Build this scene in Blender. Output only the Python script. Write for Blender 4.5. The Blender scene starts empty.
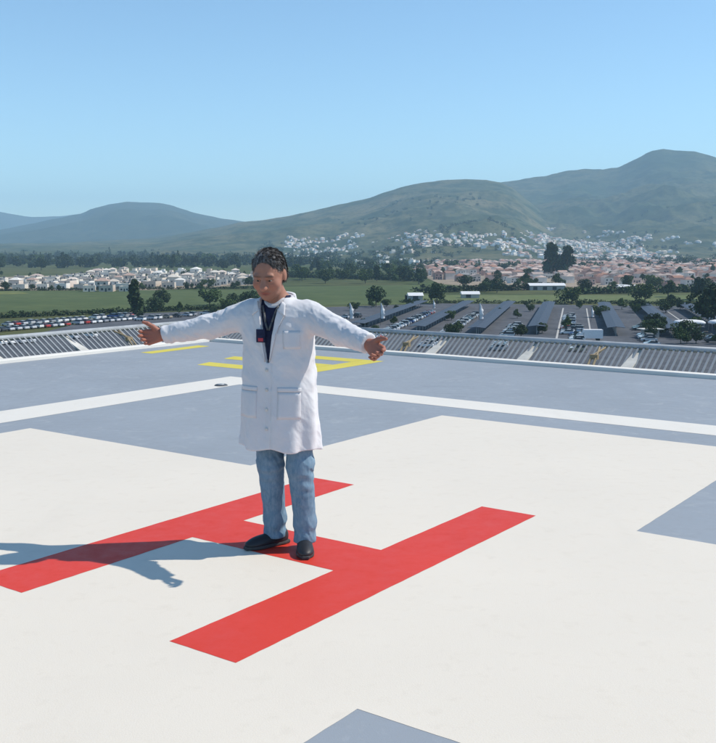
import bpy, bmesh, math, random
import numpy as np
from mathutils import Vector, Matrix, noise as mnoise
random.seed(7); rng = np.random.default_rng(7)
S = bpy.context.scene
COL = S.collection
rad = math.radians

# ------------------------------------------------------------------ camera
FPX, CX, CY, HY, EYE = 995.0, 358.0, 371.5, 248.0, 1.72      # focal length and horizon read off the H and the deck lines
PITCH = math.atan((CY - HY) / FPX)
cam = bpy.data.cameras.new('camera'); camo = bpy.data.objects.new('camera', cam); COL.objects.link(camo)
camo.location = (0, 0, EYE); camo.rotation_euler = (math.pi / 2 - PITCH, 0, 0)
cam.sensor_fit = 'VERTICAL'; cam.sensor_height = 24.0; cam.lens = 24.0 * FPX / 743.0
cam.clip_start = 0.05; cam.clip_end = 60000
S.camera = camo
# ------------------------------------------------------------------ sky, sun, exposure
SUN_EL, SUN_AZ = 48.5, 6.0          # azimuth: degrees from +X (screen right) towards +Y (away)
W = bpy.data.worlds.new('World'); S.world = W; W.use_nodes = True
wn = W.node_tree.nodes; wl = W.node_tree.links
bg = wn['Background']; sky = wn.new('ShaderNodeTexSky'); sky.sky_type = 'NISHITA'
sky.sun_disc = False; sky.sun_elevation = rad(SUN_EL); sky.sun_rotation = rad(90 - SUN_AZ)
sky.altitude = 1900; sky.air_density = 1.1; sky.dust_density = 0.05; sky.ozone_density = 1.3
tint = wn.new('ShaderNodeMix'); tint.data_type = 'RGBA'; tint.blend_type = 'MULTIPLY'; tint.inputs[0].default_value = 1.0; tint.inputs[7].default_value = (.83, .985, 1.0, 1)   # the camera's cool white balance, the same all over the sky
wl.new(sky.outputs[0], tint.inputs[6]); wl.new(tint.outputs[2], bg.inputs[0]); bg.inputs[1].default_value = 0.15
sun = bpy.data.lights.new('sun', 'SUN'); suno = bpy.data.objects.new('sun', sun); COL.objects.link(suno)
sun.energy = 4.1; sun.angle = rad(0.5); sun.color = (1.0, 0.925, 0.82)
sd = Vector((math.cos(rad(SUN_EL)) * math.cos(rad(SUN_AZ)), math.cos(rad(SUN_EL)) * math.sin(rad(SUN_AZ)), math.sin(rad(SUN_EL))))
suno.rotation_euler = sd.to_track_quat('Z', 'Y').to_euler(); suno.location = (20, 2, 30)
S.view_settings.view_transform = 'Standard'; S.view_settings.look = 'None'
S.view_settings.exposure = 0.25; S.view_settings.gamma = 1.0; S.view_settings.use_curve_mapping = False
S.render.engine = 'CYCLES'
S.cycles.use_denoising = True
S.cycles.max_bounces = 6; S.cycles.volume_bounces = 3; S.cycles.transparent_max_bounces = 8
S.cycles.use_adaptive_sampling = True
HAZE = 1.25e-4

# ------------------------------------------------------------------ geometry helpers
FWD = np.array([0, math.cos(PITCH), -math.sin(PITCH)]); UPV = np.array([0, math.sin(PITCH), math.cos(PITCH)]); RGT = np.array([1., 0, 0])
GZ = -24.0                                                      # the plain lies 24 m below the deck
def ground(px, py, z=GZ):
    d = (px - CX) / FPX * RGT - (py - CY) / FPX * UPV + FWD
    t = (z - EYE) / d[2]
    return d[0] * t, d[1] * t
def ray_at(px, D):
    """ground x of an image column at distance D"""
    return (px - CX) / FPX * D * 0.9924
DC = np.array([-0.43, 5.665]); TH = rad(54.2)
UA = np.array([math.cos(TH), math.sin(TH)]); VA = np.array([math.sin(TH), -math.cos(TH)])
def L(u, v, z=0.0):
    q = DC + u * UA + v * VA
    return (float(q[0]), float(q[1]), z)

MIRROR = False                                                  # the man is modelled with +y forward; his meshes are turned to face -y
def mesh(name, verts, faces, mat=None, parent=None, smooth=False):
    if MIRROR: verts = [(v[0], -v[1], v[2]) for v in verts]; faces = [tuple(f)[::-1] for f in faces]
    me = bpy.data.meshes.new(name); me.from_pydata([tuple(map(float, v)) for v in verts], [], [tuple(map(int, f)) for f in faces]); me.update()
    if mat: me.materials.append(mat)
    if smooth: me.polygons.foreach_set('use_smooth', [True] * len(me.polygons))
    o = bpy.data.objects.new(name, me); COL.objects.link(o)
    if parent: o.parent = parent
    return o
def mesh_np(name, V, F, mat=None, parent=None, smooth=True):
    """fast quad or tri mesh from arrays"""
    if MIRROR: V = V * np.array([1, -1, 1]); F = F[:, ::-1]
    me = bpy.data.meshes.new(name); n = F.shape[1]
    me.vertices.add(len(V)); me.vertices.foreach_set('co', np.ascontiguousarray(V, dtype=np.float32).ravel())
    me.loops.add(F.size); me.loops.foreach_set('vertex_index', np.ascontiguousarray(F, dtype=np.int32).ravel())
    me.polygons.add(len(F)); me.polygons.foreach_set('loop_start', np.arange(0, F.size, n, dtype=np.int32))
    me.polygons.foreach_set('loop_total', np.full(len(F), n, dtype=np.int32))
    me.update(calc_edges=True); me.validate()
    if mat: me.materials.append(mat)
    if smooth: me.polygons.foreach_set('use_smooth', np.ones(len(me.polygons), dtype=bool))
    o = bpy.data.objects.new(name, me); COL.objects.link(o)
    if parent: o.parent = parent
    return o
def empty(name, loc=(0, 0, 0), rz=0.0):
    o = bpy.data.objects.new(name, None); COL.objects.link(o); o.location = loc; o.rotation_euler = (0, 0, rz); o.empty_display_size = .2
    return o
def tag(o, label=None, cat=None, group=None, kind=None):
    if label: o['label'] = label
    if cat: o['category'] = cat
    if group: o['group'] = group
    if kind: o['kind'] = kind
    return o
def copy_tree(o, parent=None):
    c = o.copy(); COL.objects.link(c); c.parent = parent
    for ch in list(o.children): copy_tree(ch, c)
    return c
class MB:
    def __init__(s): s.v = []; s.f = []
    def add(s, vs, fs):
        k = len(s.v); s.v += [tuple(v) for v in vs]; s.f += [tuple(i + k for i in f) for f in fs]; return s
    def box(s, x0, x1, y0, y1, z0, z1, T=None):
        vs = [(x, y, z) for z in (z0, z1) for x, y in ((x0, y0), (x1, y0), (x1, y1), (x0, y1))]
        if T: vs = [T(*v) for v in vs]
        return s.add(vs, [(0, 3, 2, 1), (4, 5, 6, 7), (0, 1, 5, 4), (1, 2, 6, 5), (2, 3, 7, 6), (3, 0, 4, 7)])
    def tube(s, a, b, r0, r1=None, n=8):
        r1 = r0 if r1 is None else r1
        a = Vector(a); b = Vector(b); d = (b - a).normalized(); x = d.orthogonal().normalized(); y = d.cross(x)
        vs = [a + (x * math.cos(2 * math.pi * i / n) + y * math.sin(2 * math.pi * i / n)) * r0 for i in range(n)]
        vs += [b + (x * math.cos(2 * math.pi * i / n) + y * math.sin(2 * math.pi * i / n)) * r1 for i in range(n)]
        fs = [(i, (i + 1) % n, n + (i + 1) % n, n + i) for i in range(n)] + [tuple(range(n - 1, -1, -1)), tuple(range(n, 2 * n))]
        return s.add(vs, fs)
    def prism(s, pts, z0, z1, T=None):
        n = len(pts)
        vs = [(x, y, z0) for x, y in pts] + [(x, y, z1) for x, y in pts]
        if T: vs = [T(*v) for v in vs]
        return s.add(vs, [tuple(range(n - 1, -1, -1)), tuple(range(n, 2 * n))] + [(i, (i + 1) % n, n + (i + 1) % n, n + i) for i in range(n)])
    def build(s, name, mat, parent=None, smooth=False): return mesh(name, s.v, s.f, mat, parent, smooth)

# ------------------------------------------------------------------ materials
class Mat:
    def __init__(s, name, rough=.6, spec=.3):
        s.m = bpy.data.materials.new(name); s.m.use_nodes = True
        s.n = s.m.node_tree.nodes; s.l = s.m.node_tree.links; s.b = s.n['Principled BSDF']
        s.b.inputs['Roughness'].default_value = rough; s.b.inputs['Specular IOR Level'].default_value = spec
    def node(s, t, **k):
        n = s.n.new(t)
        for a, b in k.items():
            if a in n.inputs: n.inputs[a].default_value = b
            else: setattr(n, a, b)
        return n
    def coord(s, kind='Object'):
        return s.node('ShaderNodeTexCoord').outputs[kind]
    def noise(s, scale, detail=4, rough=.55, vec=None, dist=0.0, mapscale=None):
        n = s.node('ShaderNodeTexNoise'); n.inputs['Scale'].default_value = scale; n.inputs['Detail'].default_value = detail
        n.inputs['Roughness'].default_value = rough; n.inputs['Distortion'].default_value = dist
        v = vec if vec is not None else s.coord()
        if mapscale:
            mp = s.node('ShaderNodeMapping'); mp.inputs['Scale'].default_value = mapscale; s.l.new(v, mp.inputs[0]); v = mp.outputs[0]
        s.l.new(v, n.inputs['Vector']); return n.outputs['Fac']
    def ramp(s, fac, stops, interp='LINEAR'):
        r = s.node('ShaderNodeValToRGB'); r.color_ramp.interpolation = interp; e = r.color_ramp.elements
        while len(e) > 1: e.remove(e[-1])
        e[0].position = stops[0][0]; e[0].color = (*stops[0][1], 1)
        for p, c in stops[1:]:
            x = e.new(p); x.color = (*c, 1)
        s.l.new(fac, r.inputs[0]); return r.outputs[0]
    def mix(s, fac, a, b, mode='MIX'):
        m = s.node('ShaderNodeMix'); m.data_type = 'RGBA'; m.blend_type = mode
        for sock, val in ((m.inputs[0], fac), (m.inputs[6], a), (m.inputs[7], b)):
            if hasattr(val, 'is_output') or hasattr(val, 'links'): s.l.new(val, sock)
            elif isinstance(val, (int, float)): sock.default_value = val
            else: sock.default_value = (*val, 1)
        return m.outputs[2]
    def color(s, c):
        if isinstance(c, tuple): s.b.inputs['Base Color'].default_value = (*c, 1)
        else: s.l.new(c, s.b.inputs['Base Color'])
        return s
    def bump(s, h, dist=.01, strength=.5):
        b = s.node('ShaderNodeBump'); b.inputs['Distance'].default_value = dist; b.inputs['Strength'].default_value = strength
        s.l.new(h, b.inputs['Height']); s.l.new(b.outputs[0], s.b.inputs['Normal']); return s
    def rough(s, sock): s.l.new(sock, s.b.inputs['Roughness']); return s
def sc(c, k): return tuple(x * k for x in c)

def paint(name, c, dirt=.82, wear=.93, rough=.55, chip=None):
    m = Mat(name, rough, .25)
    a = m.noise(.55, 5, .6); b = m.noise(9, 6, .65); st = m.noise(2.2, 4, .6, mapscale=(1, .25, 1))
    col = m.mix(m.ramp(a, [(.35, (0, 0, 0)), (.7, (1, 1, 1))]), sc(c, wear), c)
    col = m.mix(m.ramp(st, [(.58, (0, 0, 0)), (.78, (.55, .55, .55))]), col, sc(c, dirt))
    col = m.mix(m.ramp(b, [(.55, (0, 0, 0)), (.72, (.22, .22, .22))]), col, sc(c, .72))
    if name.startswith('deck'):                                  # scuffs and scrapes on the bare grey
        k = m.noise(3.2, 8, .72, dist=.6); col = m.mix(m.ramp(k, [(.55, (0, 0, 0)), (.68, (.35, .35, .35))]), col, (.43, .45, .46))
        k = m.noise(1.1, 5, .7, mapscale=(.35, 1.6, 1)); col = m.mix(m.ramp(k, [(.60, (0, 0, 0)), (.72, (.45, .45, .45))]), col, (.20, .225, .255))
    if chip:
        k = m.noise(26, 8, .75)
        col = m.mix(m.ramp(k, [(.70, (0, 0, 0)), (.74, (.75, .75, .75))]), col, chip)
    m.color(col).bump(m.noise(140, 3, .6), .002, .35)
    m.rough(m.ramp(b, [(.3, (rough - .08,) * 3), (.7, (rough + .12,) * 3)]))
    return m.m
M = {}
M['deck'] = paint('deck_grey_paint', (.290, .322, .356), .84, .90, .62)
M['white_paint'] = paint('white_pad_paint', (.705, .645, .55), .90, .96, .6)
M['line_paint'] = paint('white_line_paint', (.715, .68, .61), .86, .95, .6)
M['red_paint'] = paint('red_pad_paint', (.66, .052, .032), .86, .9, .5, chip=None)
M['yellow_paint'] = paint('yellow_pad_paint', (.66, .56, .075), .8, .9, .55, chip=(.3, .33, .36))
M['curb'] = paint('white_curb_paint', (.76, .73, .67), .8, .94, .6)

def metal(name, c, rough=.45, met=.0):
    m = Mat(name, rough, .4); n = m.noise(6, 5, .6)
    m.color(m.mix(m.ramp(n, [(.4, (0, 0, 0)), (.75, (1, 1, 1))]), c, sc(c, .72))); m.b.inputs['Metallic'].default_value = met
    return m.m
M['rail'] = metal('galvanised_rail', (.43, .45, .46), .45, .2)
M['slat'] = metal('grey_slat', (.30, .32, .335), .5, .1)
M['strut'] = metal('pale_strut', (.62, .60, .54), .55)
M['ochre'] = metal('ochre_bracket', (.33, .26, .16), .65)
M['concrete'] = metal('roof_concrete', (.42, .41, .39), .85)
M['lamp_dark'] = metal('dark_lamp_metal', (.09, .10, .11), .5)

# ------------------------------------------------------------------ helipad deck
HU, HV = 9.12, 9.47
deck = MB().box(-HU, HU, -HV, HV, -.42, 0, L).build('helipad_deck', M['deck'])
tag(deck, 'blue grey painted rooftop helipad deck with white cross', None, None, 'structure')
def sheet(name, pts, z, mat, sub=0):
    q = []                                                        # hand-masked edges waver by a few millimetres
    for (u0, v0), (u1, v1) in zip(pts, pts[1:] + pts[:1]):
        n_ = max(1, int(math.hypot(u1 - u0, v1 - v0) / .05)); q.append((u0, v0))
        for i in range(1, n_): t = i / n_; q.append((u0 + (u1 - u0) * t + random.uniform(-.0014, .0014), v0 + (v1 - v0) * t + random.uniform(-.0014, .0014)))
    bm = bmesh.new(); f = bm.faces.new([bm.verts.new(L(u, v, z)) for u, v in q]); f.normal_update()
    if f.normal.z < 0: f.normal_flip()
    bmesh.ops.triangulate(bm, faces=[f]); me = bpy.data.meshes.new(name); bm.to_mesh(me); bm.free(); me.materials.append(mat)
    o_ = bpy.data.objects.new(name, me); COL.objects.link(o_); o_.parent = deck; return o_
a, b, c = 1.46, 1.58, 4.41
o = sheet('white_cross', [(c, -b), (c, b), (a, b), (a, c), (-a, c), (-a, b), (-c, b), (-c, -b), (-a, -b), (-a, -c), (a, -c), (a, -b)], .0009, M['white_paint'])
o['label'] = 'broad white cross painted under the red H'
hu, ho, hi, hc = 1.42, .925, .53, .225
o = sheet('red_letter_marking', [(hu, -ho), (hu, -hi), (hc, -hi), (hc, hi), (hu, hi), (hu, ho), (-hu, ho), (-hu, hi), (-hc, hi), (-hc, -hi), (-hu, -hi), (-hu, -ho)], .0018, M['red_paint'])
o['label'] = 'large red letter H at the centre of the cross'
i0, i1, j0, j1 = 4.93, 5.45, 4.88, 5.52                         # white border line square
mb = MB()
for (p0, p1, q0, q1) in ((i0, i1, -j1, j1), (-i1, -i0, -j1, j1), (-i0, i0, j0, j1), (-i0, i0, -j1, -j0)):
    mb.add([L(p0, q0, .0015), L(p1, q0, .0015), L(p1, q1, .0015), L(p0, q1, .0015)], [(3, 2, 1, 0)])
mb.build('border_line', M['line_paint'], deck)
# yellow painted characters near the far corner, half hidden behind the man
sheet('yellow_stroke', [(6.85, -8.86), (8.3, -8.96), (8.3, -8.68), (6.85, -8.58)], .0015, M['yellow_paint'])
sheet('yellow_letter_stem', [(6.15, -5.22), (8.16, -5.22), (8.16, -4.86), (6.15, -4.86)], .0015, M['yellow_paint'])
for u0, u1, vend in ((7.80, 8.16, -6.75), (6.98, 7.34, -7.1), (6.15, 6.51, -6.85)):
    sheet('yellow_letter_arm', [(u0, -5.225), (u0, vend), (u1, vend - .1), (u1, -5.225)], .0015, M['yellow_paint'])
# raised white kerb on the deck edge
K = .16
for k, (p0, p1, q0, q1) in enumerate(((HU - K, HU + .02, -HV - .02, HV + .02), (-HU - .02, -HU + K, -HV - .02, HV + .02), (-HU + K, HU - K, HV - K, HV + .02), (-HU + K, HU - K, -HV - .02, -HV + K))):
    kb = MB().box(p0, p1, q0, q1, -.05, .055, L).build('edge_kerb', M['curb'], deck)
    bv = kb.modifiers.new('bevel', 'BEVEL'); bv.width = .012; bv.segments = 2
# the hospital block that carries the deck
tower = MB().box(-HU + .9, HU - .9, -HV + .9, HV - .9, GZ, -.42, L).build('hospital_tower', M['concrete'])
tag(tower, 'pale concrete hospital tower carrying the helipad deck', None, None, 'structure')
# recessed deck lamp by the white line
lamp = empty('deck_light', L(4.72, -5.0, .0045))
def dl(name, r0, r1, z0, z1, mat, n=20):
    m = MB(); vs = [(r0 * math.cos(2 * math.pi * i / n), r0 * math.sin(2 * math.pi * i / n), z0) for i in range(n)] + [(r1 * math.cos(2 * math.pi * i / n), r1 * math.sin(2 * math.pi * i / n), z1) for i in range(n)]
    m.add(vs, [(i, (i + 1) % n, n + (i + 1) % n, n + i) for i in range(n)] + [tuple(range(n - 1, -1, -1)), tuple(range(n, 2 * n))]); return m.build(name, mat, lamp)
dl('base_ring', .085, .07, 0, .012, M['lamp_dark']); dl('lens', .04, .03, .012, .02, M['rail'])
tag(lamp, 'small dark recessed deck light beside the white border line', 'deck light')

# ------------------------------------------------------------------ guard frames outside the deck edge (tilted slats, pipe rail)
slat_me = None
def guard(along, fixed, sign, lo, hi, ustep, rise, label):
    """along: which deck axis the frame runs on; fixed: outer edge of deck; sign: outward"""
    global slat_me
    def P(t, w, z):
        f = fixed + sign * w
        return L(f, t, z) if along == 'v' else L(t, f, z)
    root = empty('safety_guard_rail', P((lo + hi) / 2, .1, -.1)); ox = Vector(root.location)
    def loc(p): return tuple(Vector(p) - ox)
    W0, W1, Z0, Z1 = .08, .80, -.16, rise
    # pipe rail made of two pipes one over the other
    for w, z, r, nm in ((W1, Z1, .045, 'top_rail'), (W0 + .04, Z0 + .03, .03, 'lower_rail')):
        MB().tube(loc(P(lo, w, z)), loc(P(hi, w, z)), r, n=10).build(nm, M['rail'], root, True)
    t = lo + .05; k = 0
    e = Vector(P(1, 0, 0)) - Vector(P(0, 0, 0))                 # unit step along the frame
    if slat_me is None: slat_me = {}
    if along not in slat_me:
        A, B = Vector(P(0, W0, Z0)), Vector(P(0, W1 - .03, Z1 - .01)); n_ = (B - A).cross(e).normalized() * .006; h = e * .014
        m = MB().add([A - h - n_, A + h - n_, A + h + n_, A - h + n_, B - h - n_, B + h - n_, B + h + n_, B - h + n_], [(0, 1, 2, 3), (7, 6, 5, 4), (0, 4, 5, 1), (1, 5, 6, 2), (2, 6, 7, 3), (3, 7, 4, 0)])
        base = Vector(P(0, 0, 0)); m.v = [tuple(Vector(v) - base) for v in m.v]
        me = bpy.data.meshes.new('slat'); me.from_pydata(m.v, [], m.f); me.update(); me.materials.append(M['slat']); slat_me[along] = me
    while t < hi:
        so = bpy.data.objects.new('slat', slat_me[along]); COL.objects.link(so); so.parent = root; so.location = loc(P(t, 0, 0)); t += ustep
    # pale flat strut plates and ochre hinge brackets
    t = lo + .52; k = 0
    while t < hi:
        q = P
        m = MB()
        for dz in (0,):
            A0, A1 = Vector(q(t - .10, .06, -.08)), Vector(q(t + .10, .06, -.08)); B0, B1 = Vector(q(t - .05, W1 + .02, Z1 - .06)), Vector(q(t + .05, W1 + .02, Z1 - .06)); nn = Vector((0, 0, .022))
            m.add([Vector(v) - ox for v in (A0, A1, B1, B0, A0 + nn, A1 + nn, B1 + nn, B0 + nn)], [(0, 3, 2, 1), (4, 5, 6, 7), (0, 1, 5, 4), (1, 2, 6, 5), (2, 3, 7, 6), (3, 0, 4, 7)])
        m.build('strut_plate', M['strut'], root)
        if k % 2 == 1:
            t2 = t - .55; m = MB()
            for s_ in (-1, 1):
                m.tube(loc(q(t2 + s_ * .05, .16, -.1)), loc(q(t2 + s_ * .035, .42, .14)), .018, n=6)
                m.tube(loc(q(t2 + s_ * .035, .42, .14)), loc(q(t2 - s_ * .05, W1 - .05, Z1 - .04)), .016, n=6)
            m.box(-.06, .06, -.03, .03, -.02, .05, lambda x, y, z: loc(q(t2 + x, .42 + y, .11 + z)))
            m.build('hinge_bracket', M['ochre'], root)
        t += 1.65; k += 1
    tag(root, label, 'guard rail', 'safety guards along the deck edge')
    return root
guard('v', HU, 1, -HV - .8, 3.0, .088, .285, 'slatted steel safety guard along the right far edge of the deck')
guard('u', -HV, -1, -4.0, HU + .8, .105, .285, 'slatted steel safety guard along the left far edge of the deck')

# ------------------------------------------------------------------ terrain
def fbm(x, y, sc_, oct_=5, seed=0.0, gain=.5, ridged=False):
    """value noise on arrays"""
    out = np.zeros_like(x); amp = 1.0; tot = 0
    for o_ in range(oct_):
        fx, fy = x / sc_ + seed * 17.3 + o_ * 5.1, y / sc_ + seed * 9.7 + o_ * 3.3
        ix, iy = np.floor(fx), np.floor(fy); tx, ty = fx - ix, fy - iy
        tx = tx * tx * (3 - 2 * tx); ty = ty * ty * (3 - 2 * ty)
        def h(a_, b_):
            s_ = np.sin(a_ * 127.1 + b_ * 311.7 + seed * 74.7) * 43758.5453
            return s_ - np.floor(s_)
        v = (h(ix, iy) * (1 - tx) + h(ix + 1, iy) * tx) * (1 - ty) + (h(ix, iy + 1) * (1 - tx) + h(ix + 1, iy + 1) * tx) * ty
        if ridged: v = 1 - np.abs(2 * v - 1)
        out += amp * v; tot += amp; amp *= gain; sc_ /= 2.03
    return out / tot

def ground_mat(name, stops, sc1, sc2, bump=0, patch=None):
    m = Mat(name, .95, .05); a_ = m.noise(sc1, 6, .6); b_ = m.noise(sc2, 5, .65)
    col = m.ramp(a_, stops)
    col = m.mix(m.ramp(b_, [(.42, (0, 0, 0)), (.66, (.75, .75, .75))]), col, patch or (.035, .052, .02))
    return m.color(col).m
M['plain'] = ground_mat('farmland', [(.3, (.06, .085, .03)), (.45, (.10, .105, .045)), (.55, (.075, .10, .035)), (.7, (.17, .14, .085))], .004, .02)
M['field'] = ground_mat('green_crop', [(.35, (.072, .100, .040)), (.65, (.104, .130, .052))], .02, .11, patch=(.062, .086, .036))
M['dry_field'] = ground_mat('dry_grass', [(.35, (.18, .19, .065)), (.65, (.14, .16, .06))], .03, .2, patch=(.10, .12, .05))
M['grass'] = ground_mat('pale_grass', [(.35, (.12, .15, .06)), (.65, (.16, .175, .085))], .05, .3, patch=(.09, .12, .045))
M['asphalt'] = ground_mat('asphalt', [(.35, (.085, .091, .103)), (.65, (.125, .131, .144))], .08, .6, patch=(.07, .075, .085))
M['earth'] = ground_mat('bare_earth', [(.35, (.30, .24, .18)), (.65, (.37, .31, .24))], .02, .1, patch=(.20, .17, .12))
M['kerbstone'] = metal('kerb_concrete', (.46, .45, .42), .85)
M['mark'] = metal('lot_marking', (.62, .62, .60), .7)

R_ = 12400; g_ = []
gv = [(0, 0, GZ)]; gf = []; rings = [150, 400, 900, 2000, 5000, 9000, R_]; NS = 64
for r in rings: gv += [(r * math.cos(2 * math.pi * i / NS), r * math.sin(2 * math.pi * i / NS), GZ) for i in range(NS)]
gf += [(0, 1 + i, 1 + (i + 1) % NS) for i in range(NS)]
for k in range(len(rings) - 1):
    gf += [(1 + k * NS + i, 1 + (k + 1) * NS + i, 1 + (k + 1) * NS + (i + 1) % NS, 1 + k * NS + (i + 1) % NS) for i in range(NS)]
tag(mesh('ground', gv, gf, M['plain']), 'wide farmland plain below the hospital', None, None, 'structure')

def gsheet(name, pts, mat, dz, label):
    o_ = mesh(name, [(x, y, GZ + dz) for x, y in pts], [tuple(range(len(pts)))], mat)
    if o_.data.polygons[0].normal.z < 0: o_.data.flip_normals()
    return tag(o_, label, None, None, 'structure')
def P2(*pp): return [ground(*p) for p in pp]
gsheet('field', P2((-220, 318), (262, 306), (262, 290), (-200, 291)), M['field'], .06, 'green crop field left of the man')
gsheet('field', P2((-120, 296.5), (30, 294), (18, 291.3), (-120, 291.6)), M['dry_field'], .10, 'small yellowish patch of the crop field')
gsheet('field', P2((290, 306), (420, 304), (420, 285), (270, 287)), M['field'], .06, 'green field right of the man')
gsheet('verge', P2((405, 302.5), (900, 303.5), (900, 295.5), (405, 295)), M['grass'], .06, 'pale grass verge beyond the parking lot')
gsheet('earth_patch', P2((-160, 290.5), (100, 291.5), (150, 290.5), (258, 285), (256, 275.5), (100, 274), (-120, 281)), M['earth'], .05, 'bare earth of the white estate')
gsheet('earth_patch', P2((440, 284), (520, 290), (900, 291), (900, 259), (420, 259), (418, 274)), M['earth'], .05, 'bare earth of the pink estate')
PAZ = rad(12.3); PD = np.array([math.sin(PAZ), math.cos(PAZ)]); PN = np.array([math.cos(PAZ), -math.sin(PAZ)])
def lot(w, d): q = w * PN + d * PD; return float(q[0]), float(q[1])           # parking lot frame: d away from the tower, w to the right
gsheet('parking_lot', [lot(-135, 150), lot(180, 150), lot(180, 462), lot(-60, 462), lot(-175, 360)], M['asphalt'], .12, 'asphalt parking lot behind the hospital')

# mountains: skyline points (column, row) at a stated distance; the slopes and gullies are a height field
def hill(name, prof, d0, dr, d1, power, seed, mat, label, az0, az1, na, nd, nscale, namp, gz=GZ):
    px = np.array([p[0] for p in prof], float); py = np.array([p[1] for p in prof], float)
    az = np.linspace(rad(az0), rad(az1), na); dd = np.concatenate([np.linspace(d0, dr, nd), np.linspace(dr, d1, nd // 3)[1:]])
    A, D = np.meshgrid(az, dd, indexing='ij')
    col = CX + FPX / math.cos(PITCH) * np.tan(A)
    row = np.interp(col, px, py)
    peak = (HY - row) / FPX * dr * 1.0 + (EYE - gz)
    X, Y = D * np.sin(A), D * np.cos(A)
    drj = dr * (1 + .0 * A)
    t = np.clip((D - d0) / (drj - d0), 0, 1); back = np.clip((D - drj) / (d1 - drj), 0, 1)
    n1 = fbm(X, Y, nscale, 6, seed, .52, True) - .55; n2 = fbm(X, Y, nscale * 2.5, 3, seed + 3) - .5
    tt = np.clip(t + .10 * n2 * np.sin(t * math.pi), 0, 1)
    Hh = peak * tt ** power * (1 - back ** 1.3)
    env = np.sin(np.clip(t, 0, 1) * math.pi) ** .8
    Hh = Hh + namp * n1 * env * np.clip(peak / peak.max(), .2, 1) + .04 * namp * (fbm(X, Y, 60, 3, seed + 8) - .5) * (t > .9)
    Z = gz - 2.0 + np.maximum(Hh, 0) * 1.0
    V = np.stack([X, Y, Z], -1).reshape(-1, 3); n_d = len(dd)
    i = np.arange(na - 1)[:, None] * n_d + np.arange(n_d - 1)[None]
    F = np.stack([i, i + n_d, i + n_d + 1, i + 1], -1).reshape(-1, 4)[:, ::-1]
    o_ = mesh_np(name, V, F, mat); tag(o_, label, None, None, 'structure')
    return dict(az=az, dd=dd, Z=Z)
def hill_z(h, x, y):
    A = np.arctan2(x, y); D = np.hypot(x, y)
    ia = np.clip(np.searchsorted(h['az'], A), 1, len(h['az']) - 1); idd = np.clip(np.searchsorted(h['dd'], D), 1, len(h['dd']) - 1)
    fa = (A - h['az'][ia - 1]) / (h['az'][ia] - h['az'][ia - 1]); fd = (D - h['dd'][idd - 1]) / (h['dd'][idd] - h['dd'][idd - 1])
    Z = h['Z']; fd = np.clip(fd, 0, 1); fa = np.clip(fa, 0, 1)
    return (Z[ia - 1, idd - 1] * (1 - fd) + Z[ia - 1, idd] * fd) * (1 - fa) + (Z[ia, idd - 1] * (1 - fd) + Z[ia, idd] * fd) * fa
def hill_mat(name, lo, hi, dark, s1=.0016):
    m = Mat(name, .95, .04); a_ = m.noise(s1, 7, .62); b_ = m.noise(s1 * 7, 6, .68); c_ = m.noise(s1 * 38, 4, .7)
    col = m.ramp(a_, [(.36, lo), (.64, hi)])
    col = m.mix(m.ramp(b_, [(.46, (0, 0, 0)), (.60, (.85, .85, .85))]), col, dark)
    col = m.mix(m.ramp(c_, [(.50, (0, 0, 0)), (.64, (.7, .7, .7))]), col, sc(dark, .75))
    return m.color(col).m
M['hill_near'] = hill_mat('green_hill', (.050, .072, .032), (.165, .145, .078), (.026, .046, .020))
M['hill_right'] = hill_mat('wooded_hill', (.045, .066, .028), (.135, .125, .062), (.022, .040, .016))
M['hill_left'] = hill_mat('dark_hill', (.04, .055, .028), (.07, .075, .04), (.025, .04, .02))
hill('hill', [(-2500, 236), (-700, 228), (-250, 216), (-60, 210), (0, 214), (30, 219), (60, 218), (95, 214), (140, 216), (220, 225), (320, 238), (600, 244), (3000, 246)],
     8600, 10200, 11400, 1.2, 1.0, M['hill_left'], 'faint pale blue ridge at the far left', -62, 30, 260, 40, 1500, 200)
hill('hill', [(-2500, 240), (-800, 236), (-300, 240), (-90, 240), (-10, 233), (22, 227), (52, 221), (84, 215), (92, 211), (112, 206), (128, 203.5), (162, 204.5), (176, 207.5), (192, 213), (222, 219), (246, 222), (300, 226), (420, 232), (800, 240), (2000, 242)],
     4300, 7200, 9500, 1.15, 2.0, M['hill_left'], 'dark blue rounded mountain on the left skyline', -60, 45, 420, 70, 800, 150)
H3 = hill('hill', [(-600, 246), (60, 243), (160, 238), (215, 228), (240, 222.5), (262, 220.5), (284, 217), (310, 211.5), (340, 205), (370, 198.5), (385, 193), (400, 188.5), (415, 185), (440, 181.5), (465, 180.5), (485, 181.5), (500, 184.5), (512, 190), (530, 204), (552, 222), (600, 232), (700, 238), (900, 240), (2500, 244)],
     1750, 4300, 6200, 1.75, 4.0, M['hill_near'], 'long green and tan mountain behind the hillside town', -32, 60, 760, 150, 560, 150)
H4 = hill('hill', [(-200, 247), (300, 240), (420, 215), (470, 192), (500, 184), (520, 181.5), (545, 178.5), (562, 174.5), (580, 172), (600, 173), (616, 171), (634, 163.5), (648, 157), (660, 155.5), (676, 157.5), (692, 158.5), (704, 161.5), (716, 165.5), (760, 176), (850, 190), (1000, 196), (1300, 185), (1900, 215), (2600, 240)],
     2500, 5600, 8200, 1.9, 6.0, M['hill_right'], 'tall blue green mountain on the right skyline', -12, 60, 640, 150, 800, 290)

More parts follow.
